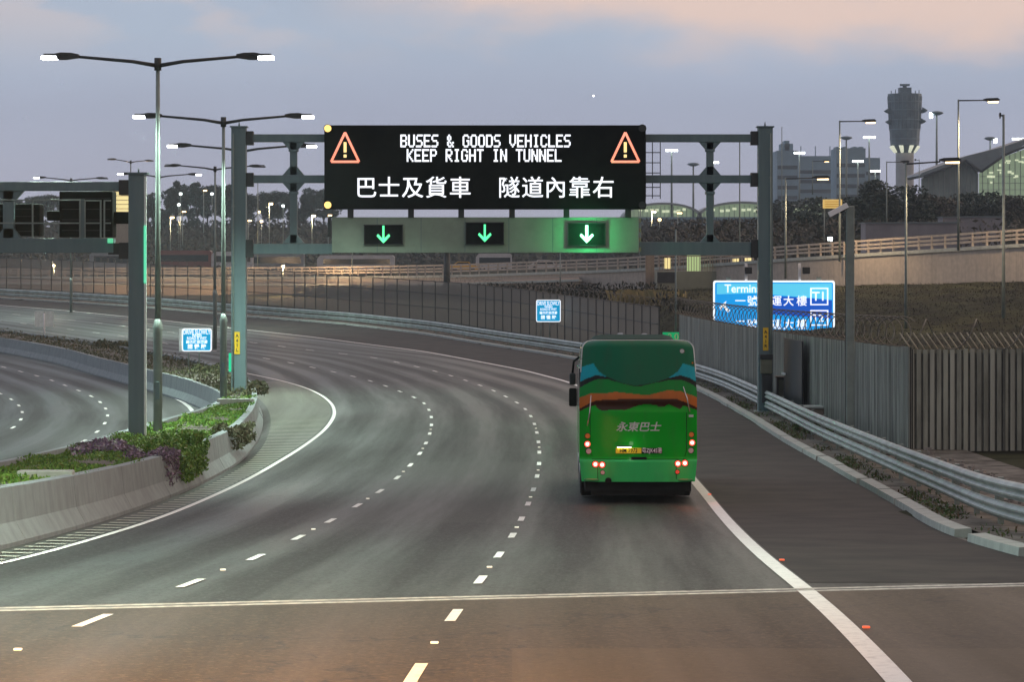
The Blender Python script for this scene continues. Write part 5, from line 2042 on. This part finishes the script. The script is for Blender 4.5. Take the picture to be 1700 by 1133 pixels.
# gatehouse with railings on the ramp behind the gantry
a, b = P(1086, 450, 255), P(1315, 482, 255)
t = thing('gatehouse', 'low grey roadside building with railings and a lit doorway on its roof', 'building', ((a[0] + b[0]) / 2, 250, b[2] - .8))
w, h = b[0] - a[0], a[2] - b[2] + .8
MB().bbox((0, 2, h / 2), (w, 5, h), .03).obj('wall', mat('gatehouse_grey', (.21, .225, .18), .8, 0, .15, .4), t)
MB().box((-w / 2 + .8, -.52, h * .78), (1.6, .04, .9)).obj('shutter', M['dark'], t)
a1, b1 = P(1141, 423, 250), P(1163, 450, 250)
dr = MB().box(((a1[0] + b1[0]) / 2 - t.location.x, .3, h + .7), (b1[0] - a1[0], .3, 1.4)).obj('doorway', M['doorlight'], t)
m = MB()
for k in range(34):
    xx = -w / 2 + .2 + k * .22
    m.box((xx, -.3, h + .62), (.05, .05, 1.25))
m.box((-w / 2 + 3.8, -.3, h + 1.25), (7.4, .07, .08))
m.obj('railing', M['lowwall'], t)
for k, xx in enumerate((-w / 2 + .9, -w / 2 + 6.6, -w / 2 + 7.6)):
    MB().box((xx, .6, h + .65), (.55, .05, .9)).obj('lit_window', M['litwarm'], t)
a = P(1077, 420, 258)
t = thing('gate_pier', 'broad brown concrete pier at the left end of the gatehouse', 'pier', (a[0], 256, CZ - 2.8))
MB().bbox((0, 0, 1.7), (.75, .7, 3.4), .03).obj('shaft', M['lowwall'], t)
MB().bbox((0, 0, 3.45), (.9, .85, .14), .02).obj('cap', M['kerbstone'], t)

# grey hoardings on the ramp's far side
for x0, y0, x1, y1, D, lab in ((1437, 371, 1592, 402, 290, 'long low grey hoarding behind the ramp parapet, right of the camera mast'), (1565, 361, 1668, 398, 340, 'second grey hoarding with a slanted roof edge, further right')):
    a, b = P(x0, y0, D), P(x1, y1, D)
    t = thing('site_shed', lab, 'shed', ((a[0] + b[0]) / 2, D, b[2] - 3), 0, 'grey sheds behind the ramp')
    w, h = b[0] - a[0], a[2] - b[2] + 3
    MB().bbox((0, 2, h / 2), (w, 4, h), .02).obj('wall', M['hoard'], t)
    MB().prism([(-w / 2 - .1, h), (w / 2 + .1, h), (w / 2 + .1, h + .15), (-w / 2 - .1, h + .1)], -.15, 4.2).obj('roof', M['roofmetal'], t)
    m = MB()
    for k in range(int(w / 1.2)):
        m.box((-w / 2 + .6 + k * 1.2, -.01, h / 2), (.04, .03, h))
    m.obj('seams', M['hoard'], t)

# ------------------------------------------------------------------ slope planting between fence and ramp


def slope_pos(x0, x1, t0, t1, h):
    def f():
        x = random.uniform(x0, x1)
        df, dr = ip(x, _fp), ip(x, ramp_pts)
        tt = random.uniform(t0, t1)
        d = df + (dr - df) * tt
        if d < df + 0.6:
            return None
        return (x, d, height(x, d) + random.random() ** 1.5 * h)
    return f


leaves(MB(), 60000, slope_pos(8, 48, .03, .97, .16), (.03, .075), 2.0).obj('bank_grass', M['scrub'])['kind'] = 'stuff'
leaves(MB(), 9000, slope_pos(-22, 12, .62, .9, .9), (.10, .25), 1.6).obj('bank_scrub', M['scrub'])['kind'] = 'stuff'
# dry tall grass tuft right of the sign
mb = MB()
c = P(1075, 500, 225)
for i in range(700):
    x = c[0] + random.gauss(0, 1.0)
    y = 225 + random.gauss(0, 1.2)
    z0 = CZ + (HY - 507) * 225 / F
    hgt = random.uniform(.6, 1.5)
    dx, dy = random.gauss(0, .45), random.gauss(0, .3)
    mb.add([(x, y, z0), (x + .05, y, z0), (x + dx * .5 + .04, y + dy * .5, z0 + hgt * .75), (x + dx, y + dy, z0 + hgt * .8)], [(0, 1, 2, 3)])
mb.obj('dry_grass', M['dry'])['kind'] = 'stuff'

# ------------------------------------------------------------------ parked vehicles far behind


def parked_coach(label, px0, px1, pt, pb, D, body, group='coaches parked behind the ramp'):
    a, b = P(px0, pt, D), P(px1, pb, D)
    w, h = b[0] - a[0], a[2] - b[2]
    t = thing('parked_coach', label, 'coach', ((a[0] + b[0]) / 2, D, b[2] - .6), 0, group)
    h += .6
    q = [(-w / 2, .45), (w / 2, .45), (w / 2, h - .25), (w / 2 - .3, h), (-w / 2 + .5, h), (-w / 2, h - .6)]
    MB().prism(q, -1.2, 1.2).obj('body', body, t)
    MB().box((.15, -1.21, h * .62), (w * .86, .04, h * .32)).obj('side_window', M['glassdark'], t)
    MB().box((-w / 2 - .01, 0, h * .60), (.04, 2.1, h * .4)).obj('windscreen', M['glassdark'], t)
    for s in (-.32, .28):
        wv = MB().tube([(s * w, -1.22, .48), (s * w, -.9, .48)], .48, 16, 0, True, False).obj('wheel', M['rubber'], t)
        MB().tube([(s * w, -1.24, .48), (s * w, -1.2, .48)], .24, 12).obj('rim', M['rim'], wv)
    return t


parked_coach('pale coach with long dark windows parked behind the parapet, left of centre', 527, 655, 424, 446, 470, M['coachwhite'])
parked_coach('reddish coach parked between the lamp pole and the left gantry column', 258, 352, 416, 444, 520, M['coachred'])
parked_coach('white roofed coach just left of the main gantry column', 352, 420, 418, 444, 505, M['coachwhite'])
parked_coach('dark grey coach right of the main gantry column', 412, 505, 420, 446, 515, M['coachgrey'])
parked_coach('grey coach half hidden behind the left sign gantry column', 150, 240, 418, 446, 540, M['coachgrey'])
parked_coach('white coach parked at the right of the row, under the middle lane signal', 790, 850, 421, 446, 480, M['coachwhite'])
for px, D, body, lab in ((770, 440, 'caryellow', 'yellow car on the ramp under the middle lane signal'), (905, 380, 'coachwhite', 'white car parked on the ramp left of the bright arrow')):
    a = P(px, 440, D)
    t = thing('parked_car', lab, 'car', (a[0], D, CZ - 1.9 if D > 400 else CZ - 1.6), 0, 'cars on the ramp')
    MB().prism([(-2.1, .35), (2.1, .35), (2.15, .8), (1.3, .95), (.7, 1.45), (-.9, 1.48), (-1.7, .95), (-2.1, .85)], -.85, .85).obj('body', M[body], t)
    MB().prism([(-1.45, .97), (1.1, .97), (.65, 1.36), (-.85, 1.38)], -.87, .87).obj('side_window', M['glassdark'], t)
    for s in (-1.3, 1.3):
        MB().tube([(s, -.88, .33), (s, -.6, .33)], .33, 14, 0, True, False).obj('wheel', M['rubber'], t)

# parking lot lamps
gz0 = lambda px, D: height((px - CX) * D / F, D)
for i, (px, py, base, D, lab) in enumerate(((447, 337, 430, 640, 'warm lamp shining in front of the dark trees right of the gantry column'), (338, 315, 430, 690, 'warm lamp high among the left trees'), (283, 360, 430, 640, 'warm lamp low between the two left poles'),
                                            (518, 357, 425, 660, 'warm lamp above the pale coach'), (303, 350, 430, 660, 'twin warm lamp beside the second pole'), (412, 365, 425, 650, 'small warm lamp hugging the gantry column'), (545, 356, 425, 640, 'warm lamp left of the signal box'),
                                            (1082, 350, 400, 560, 'warm lamp behind the gatehouse, right of the message sign'), (1125, 352, 400, 540, 'pale warm lamp over the dark slope'), (1486, 348, 400, 420, 'pinkish lamp in front of the big trees'), (1372, 353, 400, 420, 'warm lamp under the yellow board'), (1660, 327, 380, 420, 'pinkish lamp at the right edge of the trees'))):
    a = P(px, base, D)
    H = (base - py) * D / F
    t = thing('lot_lamp', lab, 'lamp', a, 0, 'lamps of the parking area')
    MB().tube([(0, 0, -1), (0, 0, H)], [.12, .08], 6).obj('pole', M['pole'], t)
    MB().bbox((.35, 0, H), (1.0, .5, .22), .05).obj('luminaire', M['dark'], t)
    ln = MB().bbox((.35, -.05, H - .22), (.85, .5, .26), .08).obj('lens', M['sodium'], t)
    if i in (0, 2, 3, 7, 9):
        point_light('lamp_light', ln, (.35, -.6, H - .6), 1800, (1.0, .72, .42), False, .3)
for px, py, D, lab in ((300, 322, 640, 'small white lamp left of the second lamp pole, upper one'), (297, 340, 640, 'small white lamp left of the second lamp pole, middle one'), (352, 322, 660, 'small white lamp touching the unlit lamp pole'), (430, 352, 650, 'tiny lamp right of the gantry column, lower one'),
                       (434, 368, 640, 'tiny lamp low on the bank right of the gantry column'), (470, 342, 660, 'tiny white lamp left of the gantry upright'), (262, 372, 630, 'tiny lamp beside the nearest lamp pole, low on the bank'), (1095, 365, 520, 'tiny lamp on the dark slope right of the message sign'), (1378, 397, 350, 'tiny white lamp in the dark left of the camera mast')):
    a = P(px, py, D)
    zg = gz0(px, D)
    t = thing('small_lamp', lab, 'lamp', (a[0], D, zg), 0, 'small far lamps')
    MB().tube([(0, 0, -.5), (0, 0, a[2] - zg)], .06, 5).obj('pole', M['pole'], t)
    MB().bbox((0, -.1, a[2] - zg), (.55, .3, .45), .1).obj('lens', M['flood'] if 'white' in lab else M['sodium'], t)
# low lamps added to warm the brown wall
for px, D, lab in ((90, 338, 'small added lamp above the brown wall at the left edge'), (230, 326, 'small added lamp on the parapet beside the lamp pole'), (470, 306, 'small added lamp on the parapet right of the gantry column')):
    x = (px - CX) * D / F
    t = thing('added_wall_lamp', lab, 'lamp', (x, D, CZ - .8), 0, 'lamps added along the ramp to warm the wall')
    MB().tube([(0, 0, -1.2), (0, 0, 0)], .05, 6).obj('pole', M['pole'], t)
    ln = MB().bbox((0, 0, .05), (.3, .3, .18), .05).obj('lens', M['sodium'], t)
    point_light('lamp_light', ln, (0, -1.2, .6), 5000, (1.0, .66, .36), False, .3)

# yellow lit board and yellow lit facade
a, b = P(1366, 331, 338), P(1398, 346, 338)
t = thing('lit_board', 'yellow lit board on posts in front of the trees, left of the camera mast', 'board', ((a[0] + b[0]) / 2, 338, b[2]))
MB().bbox((0, 0, .5), (b[0] - a[0], .2, 1.0), .03).obj('panel', em('lit_yellow', (1.0, .60, .06), .62), t)
m = MB()
for k in range(3):
    m.box((0, -.11, .22 + .26 * k), (1.7, .02, .07))
m.obj('stripes', M['caryellow'], t)
for s in (-.9, .9):
    MB().tube([(s, .15, -6), (s, .15, .2)], .07, 6).obj('post', M['pole'], t)
a, b = P(178, 316, 590), P(216, 372, 590)
t = thing('lit_building', 'yellow lit building facade seen between the left sign back and column', 'building', ((a[0] + b[0]) / 2, 592, CZ - 2))
MB().box((0, 2, 5.9), (b[0] - a[0] + 3, 4, 19.1)).obj('wall', M['lowwall'], t)
m = MB()
for k in range(6):
    m.box((0, -.05, 10.6 + k * .85), (b[0] - a[0] + 1, .06, .7))
m.obj('lit_front', M['litwarm'], t)
MB().box((0, 2, 15.6), (b[0] - a[0] + 4, 4.6, .3)).obj('roof', M['roofmetal'], t)

# ------------------------------------------------------------------ trees


def tree_proto(name, label, loc, h, r, n, leaf, leafsize, seed, group, trunk_h=.35):
    rr = random.Random(seed)
    t = thing(name, label, 'tree', loc, rr.uniform(0, 6), group)
    tk = MB()
    tk.tube([(0, 0, -1.0), (rr.uniform(-.2, .2), 0, h * .25), (rr.uniform(-.4, .4), rr.uniform(-.3, .3), h * .7)], [h * .022, h * .016, h * .006], 7)
    blobs = []
    for k in range(15):
        a = rr.uniform(0, 2 * PI)
        q = rr.random() ** .6 * r * .75
        z = h * rr.uniform(trunk_h, .88)
        if z > h * .7:
            q *= .6
        b = Vector((q * math.cos(a), q * math.sin(a), z))
        blobs.append((b, r * rr.uniform(.24, .46)))
        tk.tube([(0, 0, h * rr.uniform(.2, .4)), b * .55 + Vector((0, 0, h * .15)), b], [h * .010, h * .006, h * .002], 5)
    tk.obj('trunk', M['trunk'], t)

    def pos():
        b, q = rr.choice(blobs)
        v = Vector((rr.gauss(0, 1), rr.gauss(0, 1), rr.gauss(0, 1))).normalized() * q * rr.uniform(.55, 1.05)
        v.z *= .75
        return b + v
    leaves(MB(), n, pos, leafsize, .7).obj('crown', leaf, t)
    return t


def gz(px, D):
    return height((px - CX) * D / F, D)


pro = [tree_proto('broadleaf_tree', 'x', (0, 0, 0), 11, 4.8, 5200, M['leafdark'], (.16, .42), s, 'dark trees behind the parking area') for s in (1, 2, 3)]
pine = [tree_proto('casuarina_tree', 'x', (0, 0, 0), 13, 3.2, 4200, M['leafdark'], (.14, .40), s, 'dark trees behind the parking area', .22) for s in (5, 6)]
left_trees = [(276, 300, 700, 'p'), (292, 296, 715, 'p'), (312, 304, 720, 'b'), (327, 298, 705, 'p'), (345, 306, 730, 'b'), (372, 308, 740, 'b'), (384, 302, 760, 'p'), (418, 322, 715, 'b'), (440, 318, 740, 'b'), (462, 316, 720, 'b'),
              (480, 322, 735, 'b'), (503, 314, 745, 'p'), (520, 310, 725, 'b'), (538, 312, 735, 'b'), (246, 318, 720, 'b'), (226, 314, 740, 'p'), (150, 330, 720, 'b'), (125, 326, 740, 'b'), (90, 322, 735, 'b'), (60, 324, 740, 'b'), (30, 330, 730, 'b'), (5, 328, 745, 'b'), (398, 318, 725, 'b')]
lab_l = ['leftmost thin tall tree right of the sign gantry column', 'tallest pointed tree behind the nearest lamp pole', 'broad dark tree just right of the nearest lamp pole', 'pointed tree between the nearest pole and the unlit lamp', 'broad tree left of the unlit lamp pole', 'broad tree between the two lamp poles',
         'pointed tree just left of the main gantry column', 'broad dark tree right of the main gantry column', 'broad tree behind the warm lamp', 'tree crown left of the gantry upright', 'tree crown behind the left gantry upright', 'slim tree right of the left gantry upright', 'broad tree near the left edge of the message sign', 'tree crown touching the message sign edge',
         'broad tree behind the lit end of the left sign column', 'slim tree hidden behind the sign gantry column', 'tree crown above the black sign back', 'dark crown left of the black sign back', 'round crown seen through the left gantry opening', 'round crown beside the left gantry upright', 'dark crown behind the left gantry upright', 'dark crown at the left edge of the view', 'dark crown hidden behind the main gantry column']
for (px, top, D, k), lab in zip(left_trees, lab_l):
    pr_ = random.choice(pro if k == 'b' else pine)
    z = gz(px, D)
    H = CZ + (HY - top) * D / F - z
    c = copy_tree(pr_, ((px - CX) * D / F, D, z - .5), random.uniform(0, 6), lab)
    s = (H + .5) / (11 * .98 if k == 'b' else 13 * .98)
    c.scale = (max(.8, s * random.uniform(.9, 1.15)), max(.8, s), s)
right_trees = [(1350, 325, 430, 'dark bushy tree left of the yellow board'), (1322, 330, 470, 'dark crown right of the gantry column'), (1442, 296, 360, 'big round tree right of the camera mast'), (1470, 312, 375, 'wide tree left of the sodium lamp pole'), (1505, 305, 365, 'tall round tree under the control tower'), (1415, 322, 370, 'dark tree behind the camera mast'),
               (1540, 318, 380, 'brownish tree right of the sodium lamp pole'), (1565, 322, 395, 'brownish tree in front of the glass hall'), (1600, 318, 400, 'dark tree behind the tall ramp lamp'), (1630, 316, 385, 'dark round tree under the hall roof'), (1655, 322, 400, 'dark tree left of the right hand pole'), (1685, 320, 390, 'brown tree at the right edge'), (1290, 335, 480, 'dark crown hugging the gantry column'),
               (1380, 345, 420, 'low dark crown below the yellow board')]
prb = tree_proto('broadleaf_tree', 'x', (0, 0, 0), 11, 4.8, 4600, M['leafbrown'], (.14, .36), 21, 'trees behind the ramp')
prg = tree_proto('broadleaf_tree', 'x', (0, 0, 0), 11, 4.8, 4600, M['leafdark'], (.14, .36), 22, 'trees behind the ramp')
for px, top, D, lab in right_trees:
    z = gz(px, D) - .3
    H = CZ + (HY - top) * D / F - z
    c = copy_tree(prb if 'brown' in lab else prg, ((px - CX) * D / F, D, z), random.uniform(0, 6), lab)
    s = H / 10.8
    c.scale = (s * 1.15, s * 1.15, s)
for o in pro + pine + [prb, prg]:
    for ch in [q for q in bpy.data.objects if q.parent == o]:
        bpy.data.objects.remove(ch)
    bpy.data.objects.remove(o)


def bank_pos():
    x = random.uniform(-125, 130)
    d = random.uniform(626, 735)
    return (x, d, height(x, d) + random.random() * 1.6)


leaves(MB(), 22000, bank_pos, (.3, .9), 1.0).obj('bank_undergrowth', M['scrub'])['kind'] = 'stuff'


def low_pos():
    x = random.uniform(20, 75)
    d = random.uniform(330, 460)
    return (x, d, height(x, d) + random.random() ** .7 * 6.0)


leaves(MB(), 16000, low_pos, (.2, .5), 1.0).obj('undergrowth', M['leafbrown'])['kind'] = 'stuff'


def low2():
    x = random.uniform(18, 48)
    d = random.uniform(420, 520)
    return (x, d, height(x, d) + random.random() ** .7 * 6.0)


leaves(MB(), 9000, low2, (.2, .6), 1.0).obj('undergrowth', M['leafbrown'])['kind'] = 'stuff'

# ------------------------------------------------------------------ control tower and far buildings


def lathe(mb, prof, n=24, mi=0):
    vs, fs = [], []
    for r, z in prof:
        vs += [(r * math.cos(2 * PI * k / n), r * math.sin(2 * PI * k / n), z) for k in range(n)]
    for j in range(len(prof) - 1):
        for k in range(n):
            fs.append((j * n + k, j * n + (k + 1) % n, (j + 1) * n + (k + 1) % n, (j + 1) * n + k))
    fs.append(tuple((len(prof) - 1) * n + k for k in range(n)))
    return mb.add(vs, fs, mi, True)


def control_tower():
    D = 1150.0
    s = D / F
    z0 = CZ + 5
    t = thing('control_tower', 'dark airport control tower with flared head on a pale shaft', 'tower', ((1502 - CX) * s, D, z0))
    zz = lambda py: CZ + (HY - py) * s - z0
    lathe(MB(), [(15 * s, -15), (15 * s, zz(262)), (15 * s, zz(254))]).obj('shaft', M['shaft'], t)
    m = MB()
    lathe(m, [(15 * s, zz(254)), (23.5 * s, zz(241)), (24 * s, zz(240))])
    m.obj('flared_neck', M['tower'], t)
    m = MB()
    for k in range(8):
        a = 2 * PI * (k + .5) / 8
        q = []
        for r, py in ((15.7, 253), (19.0, 248), (22.8, 242.2)):
            q.append((r * s * math.cos(a) * 1.01, r * s * math.sin(a) * 1.01, zz(py)))
        m.tube(q, [.6, .75, .9], 6)
    m.obj('neck_lights', em('neck_light', (.95, .98, .72), .75), t)
    cab = MB()
    lathe(cab, [(24 * s, zz(240)), (25.5 * s, zz(215)), (27.0 * s, zz(190)), (28.2 * s, zz(160)), (28.2 * s, zz(156))], 16)
    cab.s = [False] * len(cab.s)
    cab.obj('cab', M['tower'], t)
    m = MB()
    for py in (232, 216, 200, 184, 170):
        lathe(m, [(29.2 * s - (py - 160) * .052 * s, zz(py) - .1), (29.2 * s - (py - 160) * .052 * s, zz(py) + .35)], 16)
    m.obj('cab_rings', M['tower'], t)
    lathe(MB(), [(27.6 * s, zz(169)), (27.9 * s, zz(162))], 16).obj('cab_window', M['glassdark'], t)
    MB().box((0, 0, zz(151)), (20 * s, 20 * s, 11 * s)).obj('roof_house', M['tower'], t)
    m = MB()
    m.box((0, 0, zz(141)), (16 * s, 5 * s, 3.5 * s))
    m.tube([(0, 0, zz(146)), (0, 0, zz(141))], .8, 6)
    m.obj('radar', M['tower'], t)
    m = MB()
    for q in (-24, -17, -9, 9, 16, 22):
        m.tube([(q * s, -3, zz(157)), (q * s, -3, zz(157 - 5 - (q % 5)))], .16, 4)
    m.obj('roof_aerials', M['tower'], t)
    m = MB()
    for k in range(24):
        a = 2 * PI * k / 24
        m.tube([(25.7 * s * math.cos(a), 25.7 * s * math.sin(a), zz(214)), (28.4 * s * math.cos(a), 28.4 * s * math.sin(a), zz(160))], .14, 4)
    m.obj('cab_fins', M['tower'], t)
    for sx, py in ((-29.5, 185), (30.5, 184), (-27.5, 203), (28, 202)):
        m = MB()
        m.tube([(sx * .86 * s, -2, zz(py + 3)), (sx * s, -2, zz(py)), (sx * 1.06 * s, -2, zz(py - 3))], [.5, .9, 1.3], 8)
        m.obj('antenna', M['tower'], t)


control_tower()
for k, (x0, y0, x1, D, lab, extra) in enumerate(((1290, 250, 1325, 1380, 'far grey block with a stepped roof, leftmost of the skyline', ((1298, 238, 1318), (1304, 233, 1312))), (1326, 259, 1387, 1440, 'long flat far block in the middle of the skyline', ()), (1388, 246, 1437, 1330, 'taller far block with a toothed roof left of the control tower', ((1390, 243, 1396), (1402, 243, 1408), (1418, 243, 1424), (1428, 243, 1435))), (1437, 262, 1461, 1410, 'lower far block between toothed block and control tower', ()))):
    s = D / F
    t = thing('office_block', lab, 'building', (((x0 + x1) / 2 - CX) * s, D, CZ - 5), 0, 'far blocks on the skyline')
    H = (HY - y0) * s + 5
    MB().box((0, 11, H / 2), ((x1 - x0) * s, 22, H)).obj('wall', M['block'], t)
    for (u0, v0, u1) in extra:
        MB().box((((u0 + u1) / 2 - (x0 + x1) / 2) * s, 10, H + (y0 - v0) * s / 2), ((u1 - u0) * s, 12, (y0 - v0) * s)).obj('roof_house', M['block'], t)
    m = MB()
    for r in range(7):
        m.box((0, -.1, H * .35 + r * H * .085), ((x1 - x0) * s * .94, .3, H * .03))
    m.obj('window', M['glassdark'], t)
    for u in range(3):
        if k in (1,):
            MB().tube([((u - 1) * 7.0, 8, H - 1), ((u - 1) * 7.0, 8, H + 5)], .25, 5).obj('roof_mast', M['block'], t)

# vaulted terminal roofs
D = 900.0
s = D / F
for px, wpx, top, lab in ((1100, 130, 336, 'leftmost low vaulted terminal roof, lit below, beside the message sign'), (1232, 150, 334, 'middle low vaulted terminal roof behind the right gantry column'), (1362, 130, 335, 'right low vaulted terminal roof below the far blocks')):
    w = wpx * s
    h = (360 - top) * s
    t = thing('terminal_hall', lab, 'building', ((px - CX) * s, D, CZ + (HY - 366) * s), 0, 'vaulted halls of the terminal')
    rise = h
    arc = [(w / 2 * math.cos(PI - PI * k / 24), 1.0 + rise * math.sin(PI * k / 24)) for k in range(25)]
    inner = [(x * .93, z * .88 if z > 1.1 else z) for x, z in arc]
    MB().prism(arc + inner[::-1], -2, 30).obj('roof', M['roofpale'], t)
    MB().prism([(x * .99, z) for x, z in inner], 1, 3).obj('glass_front', M['litgreen'], t)
    m = MB()
    for k in range(16):
        x = -w * .42 + k * w * .056
        zt = .8 + rise * .83 * math.sqrt(max(0, 1 - (x / (w * .465)) ** 2))
        m.box((x, .8, zt / 2), (.18, .3, zt))
    m.obj('mullions', M['dimglass'], t)
    m = MB()
    for k in range(9):
        x = -w * .30 + k * w * .075 + random.uniform(-.6, .6)
        m.bbox((x, .6, rise * random.uniform(.45, .62) + .6), (w * .045, .2, .75), .1)
    m.obj('hall_lamps', M['litbright'], t)
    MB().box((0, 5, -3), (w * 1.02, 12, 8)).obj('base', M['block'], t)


def glass_hall():
    D = 680.0
    s = D / F
    t = thing('glass_hall', 'large glass terminal hall with folded dark roof rising at the right edge', 'building', ((1625 - CX) * s, D, CZ + (HY - 335) * s))
    q = lambda px, py: ((px - 1625) * s, (335 - py) * s)
    # two folded roof wings meeting in a valley
    w1 = [(1524, 292), (1527, 288), (1600, 260), (1660, 245), (1760, 212), (1760, 222), (1700, 240), (1665, 258), (1625, 286), (1600, 268), (1530, 295)]
    MB().prism([q(*p) for p in w1][::-1], -3, 22).obj('roof', M['roofmetal'], t)
    m = MB()
    for a, b in (((1530, 294), (1600, 267)), ((1600, 267), (1625, 286)), ((1625, 286), (1665, 258)), ((1665, 258), (1760, 218))):
        p0, p1 = q(*a), q(*b)
        m.tube([(p0[0], -3.2, p0[1]), (p1[0], -3.2, p1[1])], .32, 6)
    m.obj('eave', M['dark'], t)
    MB().prism([q(*p) for p in ((1530, 335), (1530, 296), (1600, 270), (1624, 288), (1624, 335))], 0, 1).obj('glass_front', M['dimglass'], t)
    MB().prism([q(*p) for p in ((1626, 335), (1626, 288), (1665, 261), (1760, 226), (1760, 335))], 0, 1).obj('glass_front', M['litgreen'], t)
    m = MB()
    for k in range(26):
        px = 1532 + k * 9
        top = float(np.interp(px, (1530, 1600, 1624, 1665, 1760), (296, 270, 288, 261, 226)))
        a, b = q(px, 335), q(px, top)
        m.box((a[0], -.15, (a[1] + b[1]) / 2), (.13, .25, b[1] - a[1]))
    for py in (325, 315, 304, 293):
        a, b = q(1626, py), q(1760, py)
        m.box(((a[0] + b[0]) / 2, -.15, a[1]), (b[0] - a[0], .25, .12))
    m.obj('mullions', M['roofpale'], t)
    m = MB()
    rr = random.Random(4)
    for k in range(26):
        px = rr.uniform(1640, 1755)
        top = float(np.interp(px, (1626, 1665, 1760), (288, 261, 226)))
        py = rr.uniform(top + 6, min(top + 42, 328))
        a = q(px, py)
        m.bbox((a[0], -.35, a[1]), (rr.uniform(.3, 1.1), .15, rr.uniform(.25, .6)), .05)
    m.obj('hall_lamps', M['litbright'], t)
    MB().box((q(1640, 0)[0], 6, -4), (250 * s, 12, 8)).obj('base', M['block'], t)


glass_hall()

# aircraft with its landing light on, far off
D = 9000.0
t = thing('aircraft', 'tiny approaching aircraft with its landing light on, above the message sign', 'aircraft', P(985, 159, D))
MB().tube([(0, -12, 0), (0, -10, 0), (0, 12, 0), (0, 16, .8)], [.6, 1.6, 1.6, .5], 10).obj('fuselage', M['coachwhite'], t)
MB().prism([(-15, .6), (0, -.2), (15, .6), (15, .8), (0, .3), (-15, .8)], -2, 2).obj('wing', M['coachgrey'], t)
MB().box((0, 14, 2.8), (.5, 3, 4)).obj('tail_fin', M['coachgrey'], t)
m = MB()
lathe(m, [(.2, -3.2), (2.4, -2.0), (3.3, 0), (2.4, 2.0), (.2, 3.2)], 12)
o = m.obj('landing_light', em('landing_light', (.95, .97, 1.0), 5.0), t)
o.location = (0, -14, -1)

# ------------------------------------------------------------------ haze
hz = MB().box((0, 715, 39), (1500, 1630, 86)).obj('haze', [])
hm = bpy.data.materials.new('haze')
hm.use_nodes = True
ht = hm.node_tree
for n in list(ht.nodes):
    ht.nodes.remove(n)
ho = ht.nodes.new('ShaderNodeOutputMaterial')
hv = ht.nodes.new('ShaderNodeVolumePrincipled')
hv.inputs['Color'].default_value = (0.70, 0.87, 1.0, 1)
hv.inputs['Density'].default_value = 0.00023
ht.links.new(hv.outputs[0], ho.inputs['Volume'])
hz.data.materials.append(hm)
hz['kind'] = 'stuff'
